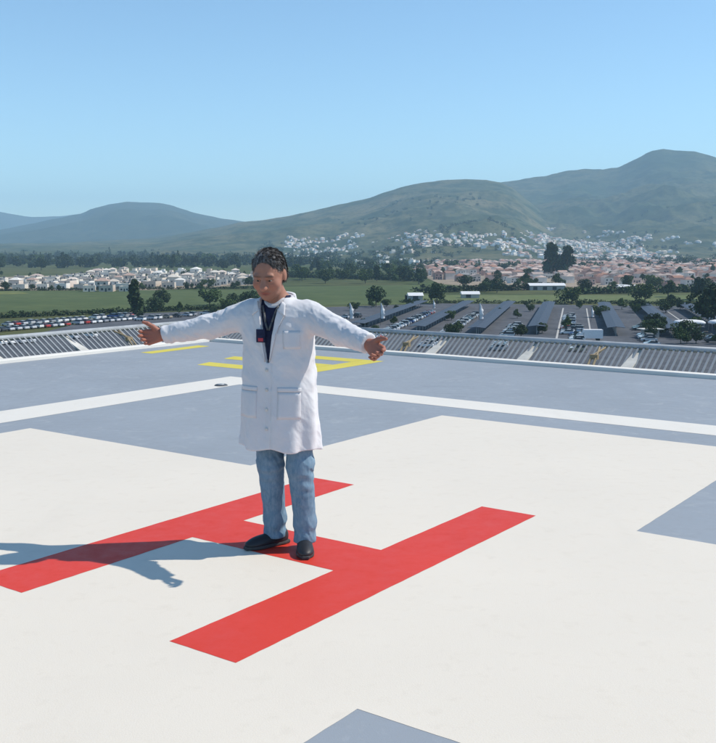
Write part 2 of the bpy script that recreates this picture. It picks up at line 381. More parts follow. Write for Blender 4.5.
# ------------------------------------------------------------------ trees
def leaf_mat(name, c0, c1):
    m = Mat(name, .8, .12); oi = m.node('ShaderNodeObjectInfo')
    n = m.noise(.5, 3, .6); col = m.ramp(n, [(.35, c0), (.65, c1)])
    hs = m.node('ShaderNodeHueSaturation'); mr = m.node('ShaderNodeMapRange'); mr.inputs['To Min'].default_value = .7; mr.inputs['To Max'].default_value = 1.3
    m.l.new(oi.outputs['Random'], mr.inputs[0]); m.l.new(mr.outputs[0], hs.inputs['Value']); m.l.new(col, hs.inputs['Color'])
    m.color(hs.outputs[0]); return m.m
M['leaf_dark'] = leaf_mat('dark_foliage', (.028, .048, .018), (.05, .075, .028))
M['leaf_mid'] = leaf_mat('green_foliage', (.045, .075, .022), (.075, .11, .035))
M['bark'] = metal('bark', (.13, .10, .075), .9)
def crown(kind, n, seed, hh, ww):
    """leaf-clump faces spread through lobes; base of the tree at z = 0"""
    r = np.random.default_rng(seed); lobes = []
    nl = 9 if kind == 'round' else 12
    for i in range(nl):
        if kind == 'round':
            f = r.uniform(.3, .85); rr = ww * .5 * (1 - abs(f - .55) * .9); lobes.append((r.uniform(-1, 1) * rr * .62, r.uniform(-1, 1) * rr * .62, f * hh, rr * r.uniform(.42, .66)))
        else:
            f = .22 + .72 * (i + r.uniform(0, .8)) / nl; rr = ww * .5 * (1.05 - f * .72); lobes.append((r.uniform(-1, 1) * rr * .5, r.uniform(-1, 1) * rr * .5, f * hh, rr * r.uniform(.5, .85)))
    V = []; F = []
    for k in range(n):
        lx, ly, lz, lr = lobes[r.integers(len(lobes))]
        d = r.normal(size=3); d /= np.linalg.norm(d); q = lr * r.uniform(.45, 1.0) ** .6
        c_ = np.array([lx, ly, lz]) + d * q * np.array([1, 1, .85 if kind == 'round' else 1.25])
        s_ = hh * r.uniform(.03, .062); e1 = r.normal(size=3); e1 /= np.linalg.norm(e1); e2 = np.cross(e1, d + r.normal(size=3) * .6); e2 /= (np.linalg.norm(e2) + 1e-6)
        j = len(V); V += [c_ + e1 * s_, c_ + e2 * s_ * .8, c_ - e1 * s_ * .9, c_ - e2 * s_ * .7]; F.append((j, j + 1, j + 2, j + 3))
    return np.array(V), np.array(F)
def make_tree(kind, seed, hh, ww, mat):
    root = empty('tree')
    m = MB(); m.tube((0, 0, -.3), (.1, 0, hh * .5), hh * .03, hh * .016, 7)
    r = random.Random(seed)
    for i in range(5):
        a_ = i * 1.26 + r.uniform(-.3, .3); z = hh * r.uniform(.28, .46)
        m.tube((0, 0, z), (math.cos(a_) * ww * .3, math.sin(a_) * ww * .3, z + hh * r.uniform(.15, .3)), hh * .012, hh * .004, 5)
    m.build('trunk', M['bark'], root)
    V, F = crown(kind, 1300, seed, hh, ww); mesh_np('crown', V, F, mat, root, False)
    return root
PROTO = [make_tree('round', 1, 10, 10, M['leaf_dark']), make_tree('round', 2, 10, 8.5, M['leaf_mid']), make_tree('tall', 3, 10, 4.6, M['leaf_dark']), make_tree('tall', 4, 10, 6.2, M['leaf_dark']), make_tree('round', 5, 10, 11.5, M['leaf_mid'])]
used = set()
def plant(i, x, y, z, h, w=1.0, label='', group=None):
    if i not in used: o_ = PROTO[i]; used.add(i)
    else: o_ = copy_tree(PROTO[i])
    s_ = h / 10.0; o_.location = (x, y, z); o_.scale = (s_ * w, s_ * w, s_); o_.rotation_euler = (0, 0, random.uniform(0, 6.28))
    tag(o_, label, 'tree', group); return o_
def plant_px(i, px, py, hpx, w, label, group=None):
    x, y = ground(px, py); return plant(i, x, y, GZ, hpx / FPX * math.hypot(x, y), w, label, group)
plant_px(2, 136, 318, 39, 1.15, 'tall slim dark tree at the edge of the left crop field', 'single trees on the plain')
plant_px(3, 551, 277, 33, 1.25, 'left one of the two tall dark trees rising from the pink houses', 'single trees on the plain')
plant_px(3, 566, 277, 30, 1.35, 'right one of the two tall dark trees rising from the pink houses', 'single trees on the plain')
plant_px(0, 437, 304, 22, 1.1, 'round dark tree above the left end of the car rows', 'single trees on the plain')
plant_px(0, 376, 307, 22, .95, 'round dark tree above the right hand of the man', 'single trees on the plain')
plant_px(0, 497, 293, 16, .9, 'dark round tree just left of the long white shed', 'single trees on the plain')
plant_px(4, 572, 304, 18, 1.3, 'wide low tree in front of the long white shed', 'single trees on the plain')
plant_px(4, 645, 302, 19, 1.25, 'broad green tree beside the small white roof on the verge', 'single trees on the plain')
plant_px(1, 668, 297, 17, 1.2, 'bright green tree right of the broad verge tree', 'single trees on the plain')
plant_px(0, 714, 328, 42, .95, 'big dark tree cut by the right picture edge', 'single trees on the plain')
plant_px(0, 700, 300, 22, 1.1, 'dark tree behind the big tree at the right edge', 'single trees on the plain')
rt = random.Random(11)
def nth(i): return '%d%s' % (i, 'th' if 10 < i % 100 < 14 else {1: 'st', 2: 'nd', 3: 'rd'}.get(i % 10, 'th'))
def scatter(nn, x0, x1, y0, y1, hm0, hm1, kinds, label, group):
    made = []
    for _ in range(nn):
        px = rt.uniform(x0, x1); t = rt.random(); py = 1 / ((1 - t) / (y0 - HY) + t / (y1 - HY)) + HY if rt.random() < .5 else rt.uniform(y0, y1)
        x, y = ground(px, py); made.append((px, plant(rt.choice(kinds), x, y, GZ, rt.uniform(hm0, hm1), rt.uniform(.85, 1.35), label, group)))
    for i, (px, o_) in enumerate(sorted(made, key=lambda t: t[0])): o_['label'] = label + ', ' + nth(i + 1) + ' from the left'
scatter(54, -40, 265, 258.5, 270.5, 10, 19, [0, 1, 3, 4, 0], 'dark tree in the woodland belt beyond the white estate', 'trees of the left woodland belt')
scatter(18, -30, 255, 287.5, 291.5, 3.0, 6.0, [0, 1], 'low bushy tree between the crop field and the white estate', 'trees edging the white estate')
scatter(22, -20, 255, 275, 287, 3.5, 6.5, [0, 1, 4], 'small tree standing among the white estate houses', 'trees among the white houses')
scatter(72, 282, 430, 257, 287, 6, 13, [0, 1, 4, 3, 0], 'leafy tree on the green plain right of the man', 'trees on the middle plain')
scatter(64, 420, 720, 262, 292, 5, 9.5, [0, 1, 4], 'small tree standing among the pink estate houses', 'trees among the pink houses')
scatter(18, 150, 300, 305, 317, 4, 8, [0, 1, 4], 'bushy tree on the dark strip behind the man', 'trees behind the man')
scatter(26, 300, 600, 306, 338, 2.5, 4.5, [0, 1, 4], 'small tree planted in the open parking lot', 'trees planted in the lot')
scatter(12, 590, 720, 305, 318, 4, 7, [0, 1, 4], 'leafy tree at the far right of the parking lot', 'trees at the far right of the lot')
scatter(18, 640, 740, 328, 345, 3, 5.5, [0, 1, 4], 'low dark shrub tree below the white canopies', 'shrubs below the white canopies')

# far woods: too many crowns to count, one mass each
def wood(name, pts, label, cell=110, mat='leaf_dark'):
    Vs = []; Fs = []; k = 0
    protos = [crown('round', cell, 40 + i, 1.0, 1.0) for i in range(4)]
    for V_, F_ in protos:
        c4 = V_.reshape(-1, 4, 3).mean(1, keepdims=True); V_[:] = (c4 + (V_.reshape(-1, 4, 3) - c4) * 2.1).reshape(-1, 3)
    for (x, y, z, h, w) in pts:
        V, F = protos[k % 4]; k += 1; a_ = rt.uniform(0, 6.28); ca, sa = math.cos(a_), math.sin(a_)
        Q = np.stack([(V[:, 0] * ca - V[:, 1] * sa) * w, (V[:, 0] * sa + V[:, 1] * ca) * w, V[:, 2] * h * 1.25 - h * .28], 1) + (x, y, z)
        Fs.append(F + sum(len(q) for q in Vs[-0:]) if False else F + (k - 1) * len(V)); Vs.append(Q)
    o_ = mesh_np(name, np.concatenate(Vs), np.concatenate(Fs), M[mat], None, False); tag(o_, label, None, None, 'stuff')
pts = []
for _ in range(900):
    px = rt.uniform(-120, 330); D = rt.uniform(1300, 3600); x = ray_at(px, D); pts.append((x, D, GZ, rt.uniform(8, 17) * (1 + .7 * max(0, fbm(np.array([x]), np.array([D]), 240, 2, 31.0)[0] - .45) * 2), rt.uniform(12, 26)))
wood('far_wood', pts, 'dark far woodland below the left mountain', 120)
pts = []
for _ in range(1000):
    px = rt.uniform(300, 800); D = rt.uniform(1150, 2700); x = ray_at(px, D)
    if fbm(np.array([x]), np.array([D]), 260, 2, 3.0)[0] < .46: continue
    pts.append((x, D, max(GZ, float(hill_z(H3, np.array([x]), np.array([D]))[0])), rt.uniform(6, 13), rt.uniform(9, 20)))
for _ in range(1000):
    px = rt.uniform(250, 800); D = rt.uniform(1900, 3700); x = ray_at(px, D)
    if fbm(np.array([x]), np.array([D]), 300, 2, 5.0)[0] < .5: continue
    z = max(float(hill_z(H3, np.array([x]), np.array([D]))[0]), float(hill_z(H4, np.array([x]), np.array([D]))[0]), GZ)
    pts.append((x, D, z, rt.uniform(6, 11), rt.uniform(10, 22)))
wood('far_wood', pts, 'scattered far trees between the town and the right mountains', 80)
def hedge(p0, p1, h, w, label, n=60):
    pts = []; (x0, y0), (x1, y1) = ground(*p0), ground(*p1)
    for i in range(n):
        t = (i + rt.random()) / n; pts.append((x0 + (x1 - x0) * t, y0 + (y1 - y0) * t, GZ, h * rt.uniform(.6, 1.2), w * rt.uniform(.7, 1.4)))
    wood('hedge', pts, label, 60)
hedge((400, 303), (760, 304.5), 2.2, 3.5, 'dark clipped hedge along the far side of the parking lot', 110)
hedge((420, 293), (560, 289), 5, 9, 'broken dark scrub band left of the long white shed', 46)
hedge((575, 294), (760, 291), 5, 9, 'broken dark scrub band right of the long white shed', 60)
hedge((282, 277), (420, 281), 6, 11, 'dark scrub band across the green field right of the man', 60)
hedge((-40, 320), (240, 308), 2.4, 4, 'dark hedge between the left cars and the crop field', 110)
hedge((-40, 291.5), (262, 288.5), 2.2, 5, 'dark shrub line between crop field and white estate', 90)

# ------------------------------------------------------------------ houses
def obj_color_mat(name, rough=.8, dirt=.8, scale=.35):
    m = Mat(name, rough, .15); oi = m.node('ShaderNodeObjectInfo'); n = m.noise(scale, 5, .6)
    m.color(m.mix(m.ramp(n, [(.4, (0, 0, 0)), (.75, (1, 1, 1))]), oi.outputs['Color'], m.mix(1.0, oi.outputs['Color'], (dirt,) * 3, 'MULTIPLY'))); return m.m
M['wall'] = obj_color_mat('house_wall'); M['roof'] = obj_color_mat('house_roof', .85, .7, .8)
M['window'] = metal('dark_window', (.045, .055, .065), .2)
M['steel_white'] = metal('white_sheet_roof', (.76, .76, .75), .5)
def make_house(style):
    """1 unit = 1 m, base at z=0"""
    root = empty('house')
    if style == 'flat':
        w, d, h = 8, 9, 3.4
        MB().box(-w / 2, w / 2, -d / 2, d / 2, -1, h).build('wall', M['wall'], root)
        m = MB()
        for a_, b_, c_, e_ in ((-w / 2, w / 2, -d / 2, -d / 2 + .2), (-w / 2, w / 2, d / 2 - .2, d / 2), (-w / 2, -w / 2 + .2, -d / 2 + .2, d / 2 - .2), (w / 2 - .2, w / 2, -d / 2 + .2, d / 2 - .2)): m.box(a_, b_, c_, e_, h, h + .5)
        m.build('parapet', M['wall'], root)
        MB().tube((1.8, 1.5, h), (1.8, 1.5, h + 1.5), .55, n=10).build('water_tank', M['lamp_dark'], root)
    else:
        w, d, h = (7, 9, 5.6) if style == 'gable' else (8, 8, 5.2)
        MB().box(-w / 2, w / 2, -d / 2, d / 2, -1, h).build('wall', M['wall'], root)
        e = .4; rz = 1.7
        if style == 'gable':
            m = MB().add([(-w / 2 - e, -d / 2 - e, h), (w / 2 + e, -d / 2 - e, h), (0, -d / 2 - e, h + rz), (-w / 2 - e, d / 2 + e, h), (w / 2 + e, d / 2 + e, h), (0, d / 2 + e, h + rz)], [(0, 1, 2), (5, 4, 3), (0, 2, 5, 3), (1, 4, 5, 2), (0, 3, 4, 1)])
        else:
            m = MB().add([(-w / 2 - e, -d / 2 - e, h), (w / 2 + e, -d / 2 - e, h), (w / 2 + e, d / 2 + e, h), (-w / 2 - e, d / 2 + e, h), (-1, 0, h + rz), (1, 0, h + rz)], [(3, 2, 1, 0), (0, 1, 5, 4), (1, 2, 5), (2, 3, 4, 5), (3, 0, 4)])
        m.build('roof', M['roof'], root)
        for zz in (3.1,):
            for xx in (-1.8, 1.8): MB().box(xx - .6, xx + .6, -d / 2 - .04, -d / 2 + .05, zz, zz + 1.2).build('window', M['window'], root)
    for xx in (-2.1, 2.0): MB().box(xx - .65, xx + .65, -(9 if style != 'hip' else 8) / 2 - .04, -(9 if style != 'hip' else 8) / 2 + .05, .9, 2.2).build('window', M['window'], root)
    MB().box(-.5, .5, -(9 if style != 'hip' else 8) / 2 - .05, -(9 if style != 'hip' else 8) / 2 + .05, 0, 2.1).build('door', M['window'], root)
    return root
HP = {s_: make_house(s_) for s_ in ('flat', 'gable', 'hip')}; hused = set()
def house(style, x, y, z, rz, wall, roof, s_, label, group):
    if style not in hused: o_ = HP[style]; hused.add(style)
    else: o_ = copy_tree(HP[style])
    o_.location = (x, y, z); o_.rotation_euler = (0, 0, rz); o_.scale = (s_, s_ * random.uniform(.9, 1.1), s_ * random.uniform(.88, 1.15))
    for ch in o_.children:
        nm = ch.name.split('.')[0]; ch.color = (*(roof if nm == 'roof' else wall), 1)
    tag(o_, label, 'house', group)
rh = random.Random(5)
WHITES = [(.74, .69, .60), (.70, .64, .55), (.76, .73, .67), (.62, .54, .45), (.70, .60, .52), (.56, .48, .40)]
PINKS = [(.56, .35, .29), (.64, .48, .41), (.72, .65, .58), (.50, .30, .25), (.68, .57, .50), (.60, .42, .36), (.74, .69, .63)]
ROOFS = [(.34, .19, .14), (.40, .25, .20), (.30, .19, .155), (.46, .33, .27), (.54, .43, .37), (.42, .34, .30)]
def lerp_tab(x, tab): return float(np.interp(x, [t[0] for t in tab], [t[1] for t in tab]))
def hz(x, y):
    X, Y = np.array([x]), np.array([y]); return max(GZ, float(hill_z(H3, X, Y)[0]), float(hill_z(H4, X, Y)[0]))
CAND = []                                                       # every house of the place: distance first, so that the nearest become objects
top = [(-60, 281), (20, 280.5), (60, 279.5), (84, 276), (100, 273), (150, 272.5), (170, 274), (215, 274.5), (262, 275)]
bot = [(-60, 288), (60, 290), (100, 291.5), (140, 292), (170, 287.5), (215, 286.5), (262, 284)]
D = 596.0
while D < 1080:
    py = HY + (EYE - GZ) * FPX / D; px = -50 + rh.uniform(0, 6)
    while px < 262:
        if lerp_tab(px, top) < py < lerp_tab(px, bot) and rh.random() < .86:
            wc, rc_ = rh.choice(WHITES), rh.choice(WHITES[1:] + ROOFS[3:])
            where = ('front rows' if D < 690 else 'back rows') + ' of the white estate, ' + ('left part' if px < 80 else 'middle part' if px < 155 else 'right part')
            CAND.append((D, rh.choice(['flat', 'flat', 'flat', 'flat', 'hip']), ray_at(px, D), D + rh.uniform(-2, 2), GZ, rad(rh.choice([0, 90, 180, 8, -8]) + rh.uniform(-5, 5)), wc, rc_, rh.uniform(.75, 1.1), where))
        px += rh.uniform(10, 15) / D * FPX
    D += rh.uniform(17, 25)
D = 668.0
while D < 1300:
    py = HY + (EYE - GZ) * FPX / D; px = 418 + rh.uniform(0, 6)
    while px < 735:
        lim = lerp_tab(px, [(418, 277), (470, 283), (520, 284), (560, 284), (640, 286), (730, 288)])
        if py < lim and rh.random() < .74:
            where = ('front rows' if D < 800 else 'back rows') + ' of the pink estate, ' + ('before tall trees' if px < 540 else 'past tall trees' if px < 640 else 'picture edge')
            CAND.append((D, rh.choice(['gable', 'hip', 'gable', 'flat']), ray_at(px, D), D + rh.uniform(-2, 2), GZ, rad(rh.choice([0, 0, 90]) + 12 + rh.uniform(-3, 3)), rh.choice(PINKS), rh.choice(ROOFS), rh.uniform(.78, .98), where))
        px += rh.uniform(9, 14) / D * FPX
    D += rh.uniform(30, 44)
for _ in range(5200):                                           # the hillside town and loose houses on the middle plain
    px = rh.uniform(285, 760); D = rh.uniform(1900, 3700); x = ray_at(px, D)
    dens = fbm(np.array([x]), np.array([D]), 330, 4, 9.0)[0] + (.07 if px > 420 else -.05) - abs(D - 2750) / 7000
    if dens < .445 or rh.random() < .25: continue
    if HY - (hz(x, D) - EYE) / D * FPX < 227 + 14 * fbm(np.array([x]), np.array([D]), 200, 2, 21.0)[0]: continue
    CAND.append((D, rh.choice(['flat', 'gable', 'hip']), x, D, hz(x, D) - .5, rh.uniform(0, 3.14), rh.choice(WHITES + [(.78, .78, .76)] * 4), rh.choice(WHITES + ROOFS), rh.uniform(.7, 1.25), 'the hillside town'))
for _ in range(90):
    px = rh.uniform(282, 440); D = rh.uniform(900, 2300); x = ray_at(px, D)
    if fbm(np.array([x]), np.array([D]), 300, 3, 12.0)[0] < .5: continue
    CAND.append((D, 'flat', x, D, hz(x, D) - .3, rh.uniform(0, 3.14), rh.choice(WHITES), rh.choice(WHITES), rh.uniform(.9, 1.5), 'the loose farms on the plain right of the man'))
CAND.sort(key=lambda c_: c_[0])
def cname(c_):
    if c_[0] > .71: return 'white' if c_[2] > .6 else 'cream'
    if c_[1] > .5: return 'pale tan'
    return 'pink' if c_[0] - c_[1] > .2 else 'brown'
for (D, st, x, y, z, rz, wc, rc_, s_, where) in CAND[:300]:
    order = sorted([c_[2] / c_[0] for c_ in CAND[:300] if c_[-1] == where])
    lab = '%s %s house, %s from left, %s' % (cname(wc), {'flat': 'flat roofed', 'gable': 'gabled', 'hip': 'hip roofed'}[st], nth(order.index(x / D) + 1), where.replace(' of the', ' of').replace(' part', ''))
    lab = ' '.join(lab.split()[:16])
    house(st, x, y, z, rz, wc, rc_, s_, lab, 'houses of ' + where.split(' of ')[-1].split(',')[0] if ' of ' in where else 'houses of ' + where)
def far_houses(name, lst, label):
    m = MB(); cols = []
    for (D, st, x, y, z, rz, wc, rc_, s_, where) in lst:
        ca, sa = math.cos(rz), math.sin(rz); T = lambda p, q, r_: (x + (p * ca - q * sa) * s_, y + (p * sa + q * ca) * s_, z + r_ * s_)
        h = 3.6 if st == 'flat' else 5.4
        m.box(-4, 4, -4.4, 4.4, -2, h, T); cols += [wc] * 6
        if st == 'flat': m.box(-2.5, 1.5, -2, 3, h, h + 2.4, T); cols += [wc] * 6
        else: m.add([T(*v) for v in ((-4.4, -4.8, h), (4.4, -4.8, h), (4.4, 4.8, h), (-4.4, 4.8, h), (0, -2, h + 1.7), (0, 2, h + 1.7))], [(0, 1, 4), (1, 2, 5, 4), (2, 3, 5), (3, 0, 4, 5)]); cols += [rc_] * 4
    mt = Mat('far_house_wall', .85, .1); at = mt.node('ShaderNodeAttribute', attribute_name='wall_colour'); mt.color(at.outputs['Color'])
    o_ = m.build(name, mt.m); ca_ = o_.data.color_attributes.new('wall_colour', 'FLOAT_COLOR', 'CORNER'); arr = []
    for p_ in o_.data.polygons: arr += [(*cols[p_.index], 1.0)] * p_.loop_total
    ca_.data.foreach_set('color', np.array(arr, dtype=np.float32).ravel()); tag(o_, label, None, None, 'stuff')
far_houses('far_town', [c_ for c_ in CAND[300:] if c_[0] > 1350], 'far mass of pale houses climbing the mountain foot')
strip = [c_ for c_ in CAND[300:] if c_[0] <= 1350]
for _ in range(420):
    px = rh.uniform(425, 745); D = rh.uniform(1300, 1950); strip.append((D, 'gable', ray_at(px, D), D, GZ, 0.2, rh.choice(PINKS), rh.choice(ROOFS), rh.uniform(.8, 1.0), ''))
far_houses('far_estate', strip, 'far mass of pinkish houses behind the pink estate')
# sheds
def shed(px, py, w, d, h, rz, label):
    x, y = ground(px, py); root = empty('shed', (x, y, GZ), rz)
    MB().box(-w / 2, w / 2, -d / 2, d / 2, -.5, h).build('wall', M['kerbstone'], root)
    MB().add([(-w / 2 - .4, -d / 2 - .5, h - .15), (w / 2 + .4, -d / 2 - .5, h - .15), (w / 2 + .4, 0, h + 1.3), (-w / 2 - .4, 0, h + 1.3), (-w / 2 - .4, d / 2 + .5, h - .15), (w / 2 + .4, d / 2 + .5, h - .15)], [(0, 1, 2, 3), (3, 2, 5, 4), (0, 3, 4), (1, 5, 2)]).build('roof', M['steel_white'], root)
    for k in range(int(w // 6)): MB().box(-w / 2 + 2 + k * 6, -w / 2 + 4.6 + k * 6, -d / 2 - .05, -d / 2 + .05, .2, 2.2).build('window', M['window'], root)
    tag(root, label, 'shed', 'white roofed sheds')
shed(546, 290, 22, 8, 3.0, rad(4), 'long white roofed shed in front of the pink houses')
shed(628, 291, 13, 6, 2.6, rad(-6), 'short white roofed shed on the verge left of the broad tree')
shed(415, 300, 7, 5, 2.4, rad(8), 'tiny white roofed shed beyond the left canopies')
shed(470, 298, 9, 4, 2.2, rad(5), 'low pale shed beside the round tree over the car rows')

# ------------------------------------------------------------------ parking lot: canopies, cars, banners
M['canopy'] = metal('dark_canopy_sheet', (.050, .060, .080), .55)
M['post'] = metal('canopy_post', (.45, .45, .44), .6)
def canopy(w, d0, d1, label):
    x, y = lot(w, (d0 + d1) / 2); root = empty('car_canopy', (x, y, GZ), -PAZ); ln = d1 - d0
    n = int(ln // 6)
    for i in range(n):                                                   # roof sheets, each slightly bowed
        y0 = -ln / 2 + i * ln / n; y1 = y0 + ln / n - .12
        MB().add([(-2.6, y0, 2.55), (0, y0, 2.9), (2.6, y0, 2.65), (-2.6, y1, 2.55), (0, y1, 2.9), (2.6, y1, 2.65), (-2.6, y0, 2.45), (0, y0, 2.8), (2.6, y0, 2.55), (-2.6, y1, 2.45), (0, y1, 2.8), (2.6, y1, 2.55)],
                 [(0, 1, 4, 3), (1, 2, 5, 4), (6, 9, 10, 7), (7, 10, 11, 8), (0, 6, 7, 1), (1, 7, 8, 2), (3, 4, 10, 9), (4, 5, 11, 10), (0, 3, 9, 6), (2, 8, 11, 5)]).build('roof_panel', M['canopy'], root)
        MB().tube((0, y0 + 1, -.1), (0, y0 + 1, 2.8), .09, n=6).build('post', M['post'], root)
    tag(root, label, 'car canopy', 'dark canopies over the parking rows')
canopy(-66, 300, 436, 'leftmost dark canopy strip over the parked cars')
canopy(-46, 292, 440, 'second dark canopy strip from the left over the parked cars')
canopy(-28, 290, 440, 'third dark canopy strip, left of the slim white banner')
canopy(-11, 300, 440, 'fourth dark canopy strip, right of the slim white banner')
canopy(12, 300, 440, 'dark canopy strip on the right half of the lot')
canopy(45, 300, 440, 'dark canopy strip behind the white canopy tents')
canopy(28, 300, 440, 'rightmost dark canopy strip beside the pale kiosk')

car_paint = obj_color_mat('car_paint', .25, .95, 2); car_paint.node_tree.nodes['Principled BSDF'].inputs['Coat Weight'].default_value = .5
M['glass'] = metal('car_glass', (.03, .035, .04), .08); M['tyre'] = metal('tyre_rubber', (.03, .03, .03), .9)
def make_car(kind):
    root = empty('parked_car')
    if kind == 'sedan': prof = [(-2.2, .35), (-2.22, .75), (-2.0, .92), (-1.45, .98), (1.0, .98), (2.0, .82), (2.2, .6), (2.2, .35)]; gl = [(-1.6, .97), (-1.0, 1.42), (.25, 1.45), (1.05, .97)]
    else: prof = [(-2.2, .4), (-2.25, .95), (-2.15, 1.1), (1.1, 1.1), (2.05, .95), (2.2, .7), (2.2, .4)]; gl = [(-2.1, 1.09), (-1.85, 1.68), (.2, 1.72), (1.1, 1.09)]
    def ext(pr, w0, w1, inset_top):
        n = len(pr); zt = max(p[1] for p in pr); zb = min(p[1] for p in pr)
        vs = []
        for s_ in (-1, 1):
            for x, z in pr:
                k = (z - zb) / (zt - zb + 1e-6); vs.append((s_ * (w0 + (w1 - w0) * k), x, z))
        return vs, [tuple(range(n)), tuple(range(2 * n - 1, n - 1, -1))] + [(i, n + i, n + (i + 1) % n, (i + 1) % n) for i in range(n)]
    MB().add(*ext(prof, .88, .86, 0)).build('body', car_paint, root)
    MB().add(*ext(gl, .82, .62, 0)).build('windows_band', M['glass'], root)
    t = gl; zt = t[1][1]; MB().box(-.60, .60, t[1][0] + .08, t[2][0] - .08, zt + .01, zt + .06).build('roof_panel', car_paint, root)
    for s_ in (-1, 1):
        for yy in (-1.35, 1.35): MB().tube((s_ * .70, yy, .32), (s_ * .90, yy, .32), .32, n=12).build('wheel', M['tyre'], root)
    return root
CP = {k: make_car(k) for k in ('sedan', 'van')}; cused = set()
CARC = [(.78, .78, .77)] * 5 + [(.55, .56, .58)] * 3 + [(.06, .065, .07)] * 2 + [(.30, .31, .33)] * 2 + [(.42, .05, .04), (.06, .12, .30), (.36, .30, .22)]
CN = {(.78, .78, .77): 'white', (.55, .56, .58): 'silver', (.06, .065, .07): 'black', (.30, .31, .33): 'grey', (.42, .05, .04): 'red', (.06, .12, .30): 'blue', (.36, .30, .22): 'beige'}
def car(w, d, rz, where, grp):
    k = rh.choice(['sedan', 'sedan', 'van'])
    if k not in cused: o_ = CP[k]; cused.add(k)
    else: o_ = copy_tree(CP[k])
    c_ = rh.choice(CARC); x, y = lot(w, d); o_.location = (x, y, GZ + .12); o_.rotation_euler = (0, 0, rz - PAZ + rh.uniform(-.03, .03))
    for ch in o_.children: ch.color = (*c_, 1)
    tag(o_, '%s %s parked %s' % (CN[c_], 'car' if k == 'sedan' else 'van', where), 'car', grp + ', %s %s' % (CN[c_], k)); return o_
def row(w, d0, d1, where, grp, p=.85, face=90):
    d = d0; k = 0
    while d < d1:
        if rh.random() < p: k += 1; o_ = car(w + rh.uniform(-.3, .3), d, rad(face), where, grp); o_['label'] = o_['label'].replace(' parked', ', ' + nth(k) + ' from near end,'); o_['group'] = grp
        d += 2.75
row(-56, 262, 392, 'in the row between the two left canopies', 'cars between the left canopies', .9)
row(-37.5, 255, 380, 'in the row between the second and third canopies', 'cars between the middle canopies', .9)
row(-19, 250, 330, 'right of the third canopy', 'cars right of the third canopy', .8)
row(1, 252, 330, 'on the open asphalt below the white banners', 'cars on the open asphalt', .6)
row(20, 262, 330, 'between the right canopies', 'cars between the right canopies', .6)
row(-2, 300, 380, 'along the pale walkway', 'cars along the walkway', .55)
row(37, 268, 330, 'right of the last canopy', 'cars right of the last canopy', .5)
# left rows, seen over the left guard: parked in short double rows running to the right
def lrow(p0, p1, where, grp, p=.8):
    (x0, y0), (x1, y1) = ground(*p0), ground(*p1); ln = math.hypot(x1 - x0, y1 - y0); ang = math.atan2(y1 - y0, x1 - x0); t = 0; k = 0
    while t < ln:
        if rh.random() < p:
            k += 1; o_ = car(0, 0, 0, where, grp); o_['label'] = o_['label'].replace(' parked', ', ' + nth(k) + ' from left,'); o_['group'] = grp; o_.location = (x0 + (x1 - x0) * t / ln, y0 + (y1 - y0) * t / ln, GZ + .12); o_.rotation_euler = (0, 0, ang + rh.uniform(-.03, .03))
        t += 2.9
lrow((-15, 333), (132, 320), 'in the near row at the left lot edge', 'cars in the near left row', .9)
lrow((-15, 328), (132, 316.5), 'in the far row at the left lot edge', 'cars in the far left row', .88)
lrow((-10, 346), (110, 336), 'beneath the left guard rail', 'cars beneath the left guard', .4)
lrow((140, 321), (235, 312), 'behind the outstretched right arm of the man', 'cars behind the right arm', .5)
lrow((300, 322), (380, 316), 'behind the left shoulder of the man', 'cars behind the left shoulder', .3)

M['banner'] = metal('white_banner_cloth', (.80, .80, .80), .8)
def banner(px, py, h, wd, label):
    x, y = ground(px, py); root = empty('banner', (x, y, GZ), rad(-8))
    MB().tube((0, 0, 0), (0, 0, h), .07, .04, 8).build('mast', M['lamp_dark'], root)
    n = 12; vs = []
    for i in range(n + 1):
        t = i / n; z = h * (.32 + .66 * t); wv = wd * (1 - .75 * max(0, t - .55) / .45) * (.9 + .1 * math.sin(i * 2.1))
        for yy in (-.02, .02): vs += [(.06, yy + .12 * math.sin(i * .9), z), (wv, yy + .2 * math.sin(i * .9 + 1), z)]
    fs = []
    for i in range(n): k = 4 * i; fs += [(k, k + 1, k + 5, k + 4), (k + 2, k + 6, k + 7, k + 3), (k + 1, k + 3, k + 7, k + 5), (k, k + 4, k + 6, k + 2)]
    mesh('cloth', vs, fs, M['banner'], root, True)
    tag(root, label, 'banner', 'white feather banners on the parking lot')
banner(349.5, 326, 7.8, 1.5, 'white feather banner directly right of the shoulder of the man')
banner(380.5, 326, 7.8, 1.5, 'white feather banner above the right outstretched hand')
banner(479, 327, 8.0, 1.5, 'white feather banner between the third and fourth canopies')
banner(591, 322, 5.5, 1.0, 'small white feather banner near the rightmost canopy')
banner(433, 312, 5.0, 1.0, 'small white feather banner at the far end of the middle canopies')

